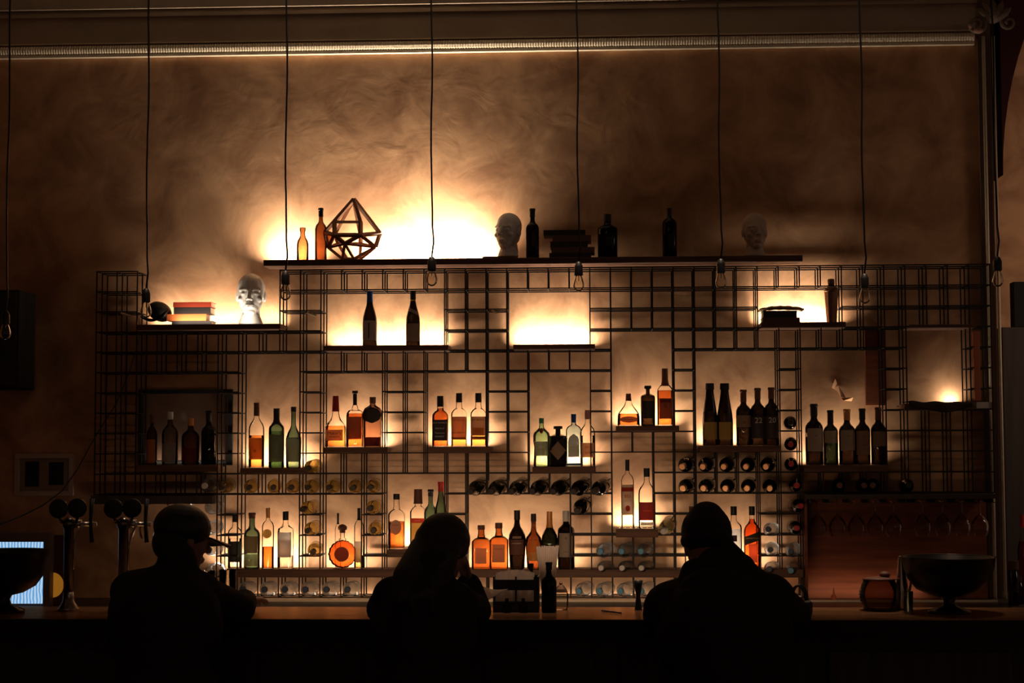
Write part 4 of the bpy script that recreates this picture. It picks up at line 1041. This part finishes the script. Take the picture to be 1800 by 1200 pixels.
def footed_bowl(px, rim_y, w, label, Y=-2.72):
    p = on_bar(px, Y); H = P(px, rim_y, Y).z - ZB; R = M_(w / 2, Y)
    t = thing('footed_bowl', label, 'bowl', p, 'footed metal bowls on the bar')
    dk = mat('gunmetal', (.035, .03, .028), .28, .7)
    bm = bmesh.new(); lathe(bm, [(R * .18, H * .27), (R * .42, H * .31), (R * .70, H * .42), (R * .88, H * .60), (R * .97, H * .82), (R, H), (R * 1.03, H * 1.01), (R * .97, H * .985), (R * .85, H * .62), (R * .4, H * .36)], 48, caps=False); link('basin', bm, dk, t, True)
    bm = bmesh.new(); lathe(bm, [(R * .46, 0), (R * .46, .006), (R * .40, .012), (R * .16, H * .12), (R * .12, H * .20), (R * .18, H * .28)], 40); link('foot', bm, dk, t, True)
    return t


footed_bowl(8, 968, 152, 'large dark footed bowl at the left edge of the bar, before the blue screen')
footed_bowl(1669, 979, 158, 'large dark footed bowl at the right of the bar, orange glint on its rim')


def beer_tap(px, label, Y=-2.66):
    p = on_bar(px, Y); t = thing('beer_tap', label, 'beer tap', p, 'beer tap columns on the bar')
    s = M_(1, Y); z = lambda y: P(px, y, Y).z - p.z; dx = lambda q: M_(q, Y)
    ch = mat('dark_chrome', (.16, .14, .13), .2, 1.0)
    bm = bmesh.new(); lathe(bm, [(19 * s, 0), (17 * s, z(1068)), (10 * s, z(1056)), (9 * s, z(1040))], 32); link('base', bm, CHROME, t, True)
    bm = bmesh.new(); lathe(bm, [(8.8 * s, z(1040)), (8.8 * s, z(930)), (12 * s, z(924)), (12 * s, z(914)), (4 * s, z(908))], 28); link('column', bm, ch, t, True)
    bm = bmesh.new(); tube(bm, [Vector((-8 * s, 0, z(920))), Vector((50 * s, -.01, z(921)))], .009, 12); tube(bm, [Vector((10 * s, -.0, z(920))), Vector((22 * s, -.0, z(920)))], .017, 14); link('crossbar', bm, CHROME, t, True)
    bm = bmesh.new(); tube(bm, [Vector((q[0] * s, -.03, z(q[1]))) for q in ((30, 917), (24, 926), (17, 940), (13, 960), (12, 1000))], .0042, 8); link('spout', bm, CHROME, t, True)
    for k, q in enumerate(((-13, 893), (20, 892))):
        bm = bmesh.new(); lathe(bm, [(15 * s, -.008), (17 * s, -.004), (17 * s, .006), (14 * s, .010)], 32, Matrix.Translation((q[0] * s, -.045, z(q[1]))) @ Matrix.Rotation(math.pi / 2, 4, 'X')); smooth_by_angle(link('medallion', bm, BLACK, t))
        bm = bmesh.new(); tube(bm, [Vector((q[0] * s, -.04, z(q[1] + 14))), Vector((q[0] * s * .8, -.02, z(918)))], .006, 8); link('handle', bm, ch, t, True)
    bm = bmesh.new(); tube(bm, [Vector((44 * s, -.03, z(876))), Vector((42 * s, -.03, z(918))), Vector((46 * s, -.04, z(952)))], [.010, .007, .009], 10); link('lever', bm, BLACK, t, True)
    return t


beer_tap(120, 'chrome beer tap column with two round black medallions near the left edge')
beer_tap(216, 'beer tap column half hidden by the cap wearer')
# tumblers
def tumbler(px, y_top, w, label, Y=-2.66):
    p = on_bar(px, Y); H = P(px, y_top, Y).z - ZB; R = M_(w / 2, Y)
    t = thing('tumbler', label, 'glass', p, 'tumblers beside the cap wearer'); bm = bmesh.new()
    lathe(bm, [(R * .80, 0), (R * .82, .003), (R, H), (R * .95, H), (R * .77, .008), (.001, .008)], 28, caps=False); link('glass_body', bm, WG, t, True)
    bm = bmesh.new(); lathe(bm, [(R * .74, .009), (R * .84, H * .55)], 28); link('water', bm, L_CLR, t, True)


tumbler(400, 1001, 31, 'clear tumbler of water standing right of the cap wearer')
tumbler(362, 1003, 31, 'clear tumbler half hidden behind the cap wearer\'s shoulder')
# napkin caddy
Y = -2.66; a = on_bar(868, Y); b = on_bar(948, Y); H = P(900, 1012, Y).z - ZB
t = thing('napkin_caddy', 'black bar caddy full of white napkins in the middle of the bar', 'caddy', ((a.x + b.x) / 2, Y, ZB + .0006)); w = (b.x - a.x) / 2
bm = bmesh.new()
box(bm, -w, w, -.06, .06, 0, .008); box(bm, -w, w, -.06, -.052, .0081, H * .30); box(bm, -w, w, .052, .06, .0081, H)
for x0 in (-w, -.003, w - .006): box(bm, x0, x0 + .006, -.0515, .0515, .0081, H)
box(bm, -w, w, -.06, -.052, H * .62, H * .92); box(bm, w - .02, w, -.064, -.0605, 0, H * 1.0)
link('tray', bm, BLACK, t)
bm = bmesh.new()
for k in range(9):
    y = -.04 + k * .009; rows = []
    for j in range(2):
        rows.append([bm.verts.new((-w + .01 + (w * 2 - .03) * i / 16, y + .003 * math.sin(i * 1.7 + k), (.010 if j == 0 else H * (1.06 + .09 * math.sin(i / 16 * math.pi)) + .004 * math.sin(i * 2.1 + k * 2)))) for i in range(17)])
    for i in range(16): bm.faces.new((rows[0][i], rows[0][i + 1], rows[1][i + 1], rows[1][i]))
link('napkins', bm, TPAPER, t)
for k, xx in enumerate((-.035, .03)):
    bm = bmesh.new(); lathe(bm, [(.016, 0), (.016, .03), (.012, .04), (.007, .046), (.007, .055)], 16, Matrix.Translation((xx, -.078, 0))); link('small_jar', bm, G_BROWN, t, True)
# straws in a glass
Y = -2.60; p = on_bar(963, Y); t = thing('straw_holder', 'dark glass full of fanned white paper straws', 'straw holder', p)
bm = bmesh.new(); lathe(bm, [(.022, 0), (.026, .09), (.024, .09), (.020, .006), (.001, .006)], 20, caps=False); link('holder_glass', bm, glass('dark_glass', (.25, .2, .17), .3), t, True)
ztp = P(963, 960, Y).z - p.z; rr = random.Random(3)
for k in range(30):
    u = -1 + 2 * k / 29; bm = bmesh.new(); dy = (k % 3 - 1) * .010
    tube(bm, [Vector((u * .014, dy * .6, .008)), Vector((u * M_(19, Y), dy, ztp + rr.uniform(-.004, .004)))], .0028, 8); link('straw', bm, TPAPER, t, True)
# dark bottle by the straws, small one
def bar_bottle(px, y_top, w, shape, label, body, cap, Y=-2.72, capf=.85, labels=()):
    return bottle(px, y_top, w, shape, label, ZB, body, cap, capf, labels, Y=Y, group='things beside the straws')


bar_bottle(965, 988, 25, 'bordeaux', 'small black bottle standing in front of the straws', G_WINE, CAPK)
bar_bottle(934, 990, 14, 'stub', 'tiny black dropper bottle between caddy and straws', G_WINE, CAPK, Y=-2.58)
# ribbed sugar jar
p = on_bar(986, -2.62); H = P(986, 1022, -2.62).z - ZB
t = thing('sugar_jar', 'ribbed clear glass jar with pointed lid right of the straws', 'jar', p)
bm = bmesh.new(); lathe(bm, [(.026, 0), (.030, .01), (.031, H * .55), (.027, H * .62)], 14); link('jar_body', bm, G_CLEAR, t)
bm = bmesh.new(); lathe(bm, [(.029, H * .621), (.024, H * .74), (.012, H * .86), (.005, H * .90), (.008, H * .95), (.002, H)], 10); link('lid', bm, mat('bronze_lid', (.35, .20, .13), .35, .6), t)
# jigger
p = on_bar(1122, -2.62); H = P(1122, 1020, -2.62).z - ZB
t = thing('jigger', 'black hourglass jigger standing at the left elbow of the beanie wearer', 'jigger', p)
bm = bmesh.new(); lathe(bm, [(.016, 0), (.009, H * .42), (.008, H * .46), (.009, H * .50), (.020, H), (.018, H), (.008, H * .56)], 24, caps=False); link('cup', bm, BLACK, t, True)
# pen on the bar
bm = bmesh.new(); tube(bm, [on_bar(1058, -2.70) + Vector((0, 0, .004)), on_bar(1092, -2.80) + Vector((0, 0, .004))], .0035, 8)
tag(link('pen', bm, BLACK, None, True), 'thin black pen lying on the bar left of the beanie wearer', 'pen')
# ribbed pot + metal cone + glasses at the right
p = on_bar(1546, -2.62); H = P(1546, 1010, -2.62).z - ZB; R = M_(35, -2.62)
t = thing('ribbed_jar', 'squat ribbed glass jar with dark knob lid left of the right bowl', 'jar', p)
bm = bmesh.new(); pr = [(R * .75, 0)]
for k in range(9): zz = H * (.08 + .09 * k); w_ = .74 + .26 * math.sin(math.pi * (k + .8) / 9.6); pr += [(R * w_, zz), (R * (w_ - .05), zz + H * .045)]
lathe(bm, pr, 36); link('jar_body', bm, glass('smoky_jar_glass', (.48, .36, .28), .35), t, True)
bm = bmesh.new(); lathe(bm, [(R * .84, H * .861), (R * .6, H * .92), (R * .12, H * .95)], 30); ellipsoid(bm, Vector((M_(10, -2.62), 0, H * 1.0)), (.022, .02, .014)); link('lid', bm, CAPBR, t, True)
p = on_bar(1586, -2.60); H = P(1586, 977, -2.60).z - ZB
t = thing('metal_cone', 'tall polished metal spout beside the right bowl', 'pitcher', p)
bm = bmesh.new(); lathe(bm, [(.026, 0), (.028, .01), (.025, H * .4), (.018, H * .7), (.012, H * .98), (.010, H)], 24); link('pitcher_body', bm, CHROME, t, True)
bm = bmesh.new(); tube(bm, [Vector((.008, -.005, H * .95)), Vector((.030, -.01, H * .90)), Vector((.038, -.01, H * .6)), Vector((.026, -.005, H * .25))], .005, 8); link('handle', bm, CHROME, t, True)
p = on_bar(1597, -2.75); t = thing('shot_glass', 'narrow glass with a blue edge glint left of the right bowl', 'glass', p)
bm = bmesh.new(); lathe(bm, [(.017, 0), (.019, .085), (.017, .085), (.015, .008), (.001, .008)], 20, caps=False); link('glass_body', bm, G_BLUE, t, True)

# monitor on the back counter and panel with orange disc
a = P(-60, 1052, -.5); b = P(78, 952, -.5)
t = thing('lit_screen', 'glowing pale blue screen behind the left bowl', 'screen', ((a.x + b.x) / 2, -.5, ZC)); inv = Matrix.Translation(-t.location)
m = bpy.data.materials.new('screen_light'); m.use_nodes = True; nt = m.node_tree; b_ = nt.nodes['Principled BSDF']
tc = nt.nodes.new('ShaderNodeTexCoord'); wv = nt.nodes.new('ShaderNodeTexWave'); wv.inputs['Scale'].default_value = 18; wv.inputs['Distortion'].default_value = 3; cr = nt.nodes.new('ShaderNodeValToRGB')
cr.color_ramp.elements[0].color = (.10, .38, .85, 1); cr.color_ramp.elements[1].color = (.65, .85, 1, 1)
nt.links.new(tc.outputs['Object'], wv.inputs[0]); nt.links.new(wv.outputs[0], cr.inputs[0]); nt.links.new(cr.outputs[0], b_.inputs['Emission Color']); b_.inputs['Emission Strength'].default_value = .8; b_.inputs['Base Color'].default_value = (.1, .1, .12, 1)
bm = bmesh.new(); box(bm, a.x, b.x, -.505, -.5, ZC + .012, b.z); o = link('display', bm, m, t); o.matrix_parent_inverse = inv
c_ = P(90, 936, -.5)
bm = bmesh.new(); box(bm, a.x - .02, c_.x, -.4995, -.44, ZC + .0006, c_.z); box(bm, b.x + .0005, c_.x, -.515, -.4996, ZC + .0006, c_.z); box(bm, a.x, b.x, -.515, -.4996, b.z + .0005, c_.z); o = link('casing', bm, mat('brown_casing', (.22, .15, .12), .6), t); o.matrix_parent_inverse = inv
a = P(91, 1052, -.45); b = P(128, 940, -.45)
t = thing('panel_with_disc', 'dark panel with an orange half disc behind the first beer tap', 'panel', (a.x, -.4, ZC)); inv = Matrix.Translation(-t.location)
bm = bmesh.new(); box(bm, a.x, b.x, -.45, -.44, ZC + .0006, b.z); o = link('board', bm, mat('maroon_board', (.10, .03, .03), .6), t); o.matrix_parent_inverse = inv
bm = bmesh.new(); c = P(92, 1028, -.455); R = M_(22, -.45); vs = [bm.verts.new((c.x + .9 * R * math.cos(q), -.4525, c.z + R * math.sin(q))) for q in [(-90 + i * 9) * math.pi / 180 for i in range(21)]]; bm.faces.new(vs); 
o = link('orange_disc', bm, mat('orange_print_glow', (.85, .36, .04), .6, emit=(.9, .35, .03), estr=.22), t); o.matrix_parent_inverse = inv; mo = o.modifiers.new('s', 'SOLIDIFY'); mo.thickness = .002  # weak emission added to a plain print to make it look bright

# things seen through the opening at the right edge
p0 = P(1763, 1180, .3)
bm = bmesh.new(); a = P(1762, 575, .5); b = P(1900, 575, .5); box(bm, a.x, b.x + .3, .5, .9, 0, a.z)
tag(link('dark_cabinet', bm, BARFRONT), 'tall black cabinet beyond the arch at the right edge', 'cabinet')
bm = bmesh.new(); a = P(1786, 497, .45); box(bm, a.x, a.x + .5, .5, .6, P(1786, 574, .5).z + .001, P(1786, 495, .5).z)
tag(link('menu_board', bm, BLACKM), 'small black board standing on the tall cabinet at the right edge', 'board')
bm = bmesh.new(); a = P(1760, 1053, -.3); box(bm, a.x, a.x + 1.2, -.62, .45, 0, ZC)
tag(link('side_counter', bm, BARFRONT), 'dark counter continuing past the corner at the right edge', 'counter')
bottle(1797, 905, 16, 'spirit', 'bottle with glowing red drink at the right edge', ZC, G_CLEAR, CAPRED, .86, liquid=L_RED, level=.7, Y=-.35)
for i, (x_, y_) in enumerate(((1782, 985), (1790, 1012))):
    p = P(x_, 1040, -.45 + .1 * i); H = P(x_, y_, -.45 + .1 * i).z - ZC
    t = thing('storage_jar', ['dim brown jar, taller one at the right edge of the counter', 'dim brown jar, shorter one at the right edge of the counter'][i], 'jar', (p.x, -.45 + .1 * i, ZC + .0006))
    bm = bmesh.new(); lathe(bm, [(.024, 0), (.028, .005), (.028, H * .8)], 20); link('jar_body', bm, G_BROWN, t, True)
    bm = bmesh.new(); lathe(bm, [(.029, H * .801), (.029, H)], 20); link('lid', bm, CAPBR, t)

# ------------------------------------------------------------------ people
SKIN = mat('skin', (.36, .19, .13), .6); CLOTHD = mat('black_wool', (.034, .029, .028), .95, spec=.1); CLOTHN = mat('black_jacket', (.036, .030, .030), .95, spec=.1)
HAIR = mat('dark_hair', (.018, .011, .009), .6, bump=.6, bscale=150); DENIM = mat('dark_denim', (.015, .017, .025), .9)


def V(px, py, Y): return P(px, py, Y)


def hand(bm, wrist, d, up, s=1.0, curl=.5):
    """palm + five fingers; d = pointing direction, up = back-of-hand normal"""
    d = Vector(d).normalized(); up = Vector(up).normalized(); side = d.cross(up).normalized()
    palm_end = wrist + d * .085 * s
    for k in (-1, 0, 1): capsule(bm, wrist + side * .016 * k * s, .017 * s, palm_end + side * .026 * k * s, .014 * s, 10)
    for k, (off, ln) in enumerate(((-.033, .070), (-.011, .080), (.011, .075), (.032, .060))):
        p = palm_end + side * off * s; dd = d.copy()
        for j, f in enumerate((.45, .32, .23)):
            dd = (dd - up * curl * (.35 + .3 * j)).normalized(); q = p + dd * ln * f * s
            capsule(bm, p, (.0095 - .001 * j) * s, q, (.0088 - .001 * j) * s, 8); p = q
    p = wrist + d * .02 * s - side * .026 * s; dd = (d * .8 - side * .75 - up * .2).normalized()
    for ln, r in ((.035, .012), (.030, .010), (.024, .009)):
        q = p + dd * ln * s; capsule(bm, p, r * s, q, r * .92 * s, 8); p = q; dd = (dd + d * .35 - up * curl * .3).normalized()


def person(label, head_c, head_rot, neck_b, chest, pelvis, shoulders, elbows, wrists, hand_dirs, scale=1.0, coat=None, chest_r=(.19, .13, .20), shoulder_r=.068, arm_r=(.058, .050, .036), coat_extra=.012):
    t = thing('person', label, 'person', (pelvis.x, pelvis.y, .0))
    inv = Matrix.Translation(-t.location)
    hs = 1.0 * scale; hc = head_c - head_rot @ Vector((0, 0, .125)) * hs
    bm = bmesh.new(); head_shapes(bm, hs, hc, head_rot)
    capsule(bm, hc + head_rot @ Vector((0, .03, .06)) * hs, .055, neck_b, .060)
    def torso(bm, e):
        ellipsoid(bm, chest, tuple(c + e for c in chest_r)); ellipsoid(bm, (chest + pelvis) / 2, (chest_r[0] * .82 + e, chest_r[1] * .95 + e, .20 + e)); ellipsoid(bm, pelvis, (.18 + e, .14 + e, .15 + e))
        for s_ in shoulders: capsule(bm, neck_b - Vector((0, 0, .03)), .060 + e, s_, shoulder_r + e)
        capsule(bm, shoulders[0], shoulder_r + e, shoulders[1], shoulder_r + e)
    def arms(bm, e, full=True):
        for s_, el, w in zip(shoulders, elbows, wrists):
            capsule(bm, s_, arm_r[0] + e, el, arm_r[1] + e)
            if full: capsule(bm, el, arm_r[1] * .96 + e, w, arm_r[2] + e)
            else: capsule(bm, el, arm_r[1] + e, el + (w - el) * .88, arm_r[2] + e * 1.3)
    def legs(bm, e):
        for sx in (-1, 1):
            hip = pelvis + Vector((sx * .09, 0, -.04)); knee = pelvis + Vector((sx * .13, .36, -.05)); ank = knee + Vector((sx * .02, -.10, -.44))
            capsule(bm, hip, .085 + e, knee, .060 + e); capsule(bm, knee, .058 + e, ank, .040 + e)
    torso(bm, 0); arms(bm, 0); legs(bm, 0)
    for w, (d, up, cl) in zip(wrists, hand_dirs): hand(bm, w, d, up, scale, cl)
    body = remesh('body', bm, .0055, SKIN, t, 4); body.matrix_parent_inverse = inv
    bm = bmesh.new(); torso(bm, coat_extra); arms(bm, coat_extra, False); capsule(bm, neck_b - Vector((0, 0, .03)), .085, neck_b + Vector((0, -.012, .050)), .072); o = remesh('jacket', bm, .009, coat or CLOTHD, t, 6); o.matrix_parent_inverse = inv
    bm = bmesh.new(); legs(bm, .010); ellipsoid(bm, pelvis - Vector((0, 0, .03)), (.185, .15, .12)); o = remesh('trousers', bm, .010, DENIM, t, 4); o.matrix_parent_inverse = inv
    for sx in (-1, 1):
        ank = pelvis + Vector((sx * .15, .26, -.49)); bm = bmesh.new(); capsule(bm, ank + Vector((0, -.02, -.05)), .045, ank + Vector((0, .16, -.065)), .038)
        o = remesh('shoe', bm, .008, BLACK, t, 3); o.matrix_parent_inverse = inv
    return t, inv, hc


def W_(px, Y, dz=.058): return Vector((P(px, 1075, Y).x, Y, ZB + dz))


def stool(x, y, h, label):
    t = thing('bar_stool', label, 'stool', (x, y, 0), 'bar stools under the guests')
    bm = bmesh.new(); lathe(bm, [(.16, h - .05), (.18, h - .04), (.18, h - .01), (.165, h)], 32); link('seat', bm, BLACK, t, True)
    for k in range(4):
        a = math.pi / 4 + k * math.pi / 2; bm = bmesh.new()
        tube(bm, [Vector((.12 * math.cos(a), .12 * math.sin(a), h - .051)), Vector((.20 * math.cos(a), .20 * math.sin(a), .0))], .013, 10); link('leg', bm, STEELD, t, True)
    bm = bmesh.new(); tube(bm, [Vector((.175 * math.cos(q * math.pi / 12), .175 * math.sin(q * math.pi / 12), .28)) for q in range(25)], .009, 8); link('foot_ring', bm, STEELD, t, True)


RZ = lambda a: Matrix.Rotation(a, 3, 'Z')
BS = 6.15 - 9.45      # people plane
# --- left guest: cap, turned to the right; faces +Y (rot pi) turned
HR = RZ(math.pi - .80) @ Matrix.Rotation(.16, 3, 'X')
hc = V(323, 944, -3.28)
t, inv, h0 = person('person in a dark peaked cap, leftmost guest, arm on the bar', hc, HR, V(312, 1008, -3.38), V(290, 1100, -3.42), V(290, 1215, -3.45),
    (V(232, 1040, -3.40), V(352, 1042, -3.36)), (W_(218, -3.13, .04), W_(420, -3.13, .05)), (W_(262, -2.90), W_(430, -2.88)),
    (((.5, .85, 0), (0, 0, 1), .3), ((.25, .95, -.02), (0, 0, 1), .35)), 1.0, CLOTHN, (.20, .14, .21))
bm = bmesh.new()   # cap crown + peak
c = h0 + HR @ Vector((0, .012, .160))
ellipsoid(bm, c, (.092, .112, .088), HR)
o = remesh('cap', bm, .006, BLACK, t, 3); o.matrix_parent_inverse = inv
bm = bmesh.new(); base = h0 + HR @ Vector((0, -.085, .135)); rows = []
for j in range(7):
    row = []
    for i in range(13):
        u = -1 + 2 * i / 12; v = j / 6
        row.append(bm.verts.new(base + HR @ Vector((u * .072 * (1 - .25 * v * v), -.112 * v * (1 - .35 * u * u), -.010 * u * u - .018 * v))))
    rows.append(row)
for j in range(6):
    for i in range(12): bm.faces.new((rows[j][i], rows[j][i + 1], rows[j + 1][i + 1], rows[j + 1][i]))
o = link('cap_peak', bm, BLACK, t, True); o.matrix_parent_inverse = inv; mo = o.modifiers.new('s', 'SOLIDIFY'); mo.thickness = .006
bm = bmesh.new(); ellipsoid(bm, h0 + HR @ Vector((0, .045, .10)), (.082, .072, .075), HR); o = remesh('hair', bm, .007, HAIR, t, 2); o.matrix_parent_inverse = inv
# --- middle guest: long hair, head turned right, hand at the face, paper
HR = RZ(math.pi - .55) @ Matrix.Rotation(.32, 3, 'X')
hc = V(782, 962, -3.22)
t, inv, h0 = person('person with long dark hair leaning on the bar over a menu, centre', hc, HR, V(762, 1022, -3.36), V(745, 1110, -3.42), V(748, 1218, -3.48),
    (V(690, 1048, -3.40), V(806, 1060, -3.38)), (W_(672, -3.12, .05), W_(836, -3.08, .04)), (W_(742, -2.90), V(822, 1024, -3.08)),
    (((.6, .7, -.05), (0, 0, 1), .4), ((-.22, -.05, .95), (.8, .4, 0), .45)), .98, CLOTHD, (.185, .13, .20), .062)
bm = bmesh.new()
ellipsoid(bm, h0 + HR @ Vector((0, .015, .150)), (.092, .112, .098), HR)
rr = random.Random(11)
for k in range(26):
    a = math.radians(-110 + 220 * k / 25); st = h0 + HR @ Vector((math.sin(a) * .080, .02 + math.cos(a) * .085, .15))
    e1 = V(752 + rr.uniform(-16, 18) + math.sin(a) * -22, 1000, -3.42 + .03 * math.cos(a)); e2 = V(722 + rr.uniform(-16, 26) + math.sin(a) * -18, 1062 + rr.uniform(-10, 20), -3.53 + rr.uniform(-.02, .02))
    capsule(bm, st, .024, e1, .022, 8); capsule(bm, e1, .022, e2, .010, 8)
capsule(bm, V(742, 965, -3.30), .05, V(712, 1012, -3.44), .045); capsule(bm, V(712, 1012, -3.44), .045, V(700, 1055, -3.50), .03)
o = remesh('long_hair', bm, .007, HAIR, t, 3); o.matrix_parent_inverse = inv
# menu sheet held above the bar
bm = bmesh.new(); q = [V(826, 1017, -2.92), V(893, 1035, -2.78), V(853, 1057, -2.90), V(830, 1050, -2.98)]; rows = []
for j in range(7):
    row = []
    for i in range(9):
        u, v = i / 8, j / 6; p = q[0] * (1 - u) * (1 - v) + q[1] * u * (1 - v) + q[2] * u * v + q[3] * (1 - u) * v; row.append(bm.verts.new(p + Vector((0, 0, -.018 * math.sin(u * math.pi)))))
    rows.append(row)
for j in range(6):
    for i in range(8): bm.faces.new((rows[j][i], rows[j][i + 1], rows[j + 1][i + 1], rows[j + 1][i]))
o = link('menu_sheet', bm, TPAPER, None, True); mo = o.modifiers.new('s', 'SOLIDIFY'); mo.thickness = .001
tag(o, 'curved sheet of paper held by the long-haired person over the bar', 'menu')
# --- right guest: beanie, big coat
HR = RZ(math.pi + .02) @ Matrix.Rotation(.25, 3, 'X')
hc = V(1242, 955, -3.24)
t, inv, h0 = person('person in a black beanie and bulky dark coat, rightmost guest', hc, HR, V(1258, 1020, -3.38), V(1275, 1120, -3.44), V(1278, 1225, -3.48),
    (V(1180, 1070, -3.38), V(1350, 1056, -3.42)), (W_(1162, -3.14, .03), W_(1392, -3.16, .03)), (W_(1215, -2.90), W_(1340, -2.90)),
    (((.6, .7, -.05), (0, 0, 1), .4), ((-.6, .7, -.05), (0, 0, 1), .4)), 1.03, CLOTHD, (.225, .16, .22), .082, (.070, .052, .036), .020)
bm = bmesh.new(); ellipsoid(bm, h0 + HR @ Vector((0, .018, .168)), (.094, .114, .100), HR); ellipsoid(bm, h0 + HR @ Vector((0, .020, .135)), (.099, .116, .040), HR)
ellipsoid(bm, h0 + HR @ Vector((0, .035, .215)), (.066, .08, .062), HR)
o = remesh('beanie', bm, .006, mat('black_knit', (.026, .023, .023), .95, bump=.5, bscale=200), t, 3); o.matrix_parent_inverse = inv
bm = bmesh.new()   # hood / scarf bulk round the neck
capsule(bm, V(1222, 1008, -3.36), .055, V(1300, 1000, -3.38), .060); capsule(bm, V(1268, 960, -3.30), .045, V(1318, 1026, -3.42), .066); capsule(bm, V(1318, 1026, -3.42), .07, V(1365, 1062, -3.42), .075); capsule(bm, V(1215, 1000, -3.34), .035, V(1212, 1036, -3.40), .055)
ellipsoid(bm, V(1262, 1040, -3.46), (.14, .07, .09)); o = remesh('hood', bm, .008, CLOTHD, t, 5); o.matrix_parent_inverse = inv
for i, (x_, lab) in enumerate(((290, 'black bar stool under the cap wearer'), (748, 'black bar stool under the long-haired person'), (1278, 'black bar stool under the beanie wearer'))):
    p = V(x_, 1220, -3.47); stool(p.x, -3.47, p.z - .20, lab)
# handbag with looped handles on the bar at the right guest's shoulder
p = on_bar(1402, -2.80)
t = thing('handbag', 'black handbag with looped handles standing on the bar right of the beanie wearer', 'bag', p)
bm = bevel_box(-.055, .055, -.04, .04, 0, .055, .014, 3); link('bag_body', bm, BLACK, t, True)
for k, y in enumerate((-.02, .02)):
    bm = bmesh.new(); tube(bm, [Vector((-.03 + k * .012 + .030 * (1 - math.cos(q)), y, .05 + .062 * math.sin(q))) for q in [i * math.pi / 14 for i in range(15)]], .0045, 8); link('handle', bm, BLACK, t, True)
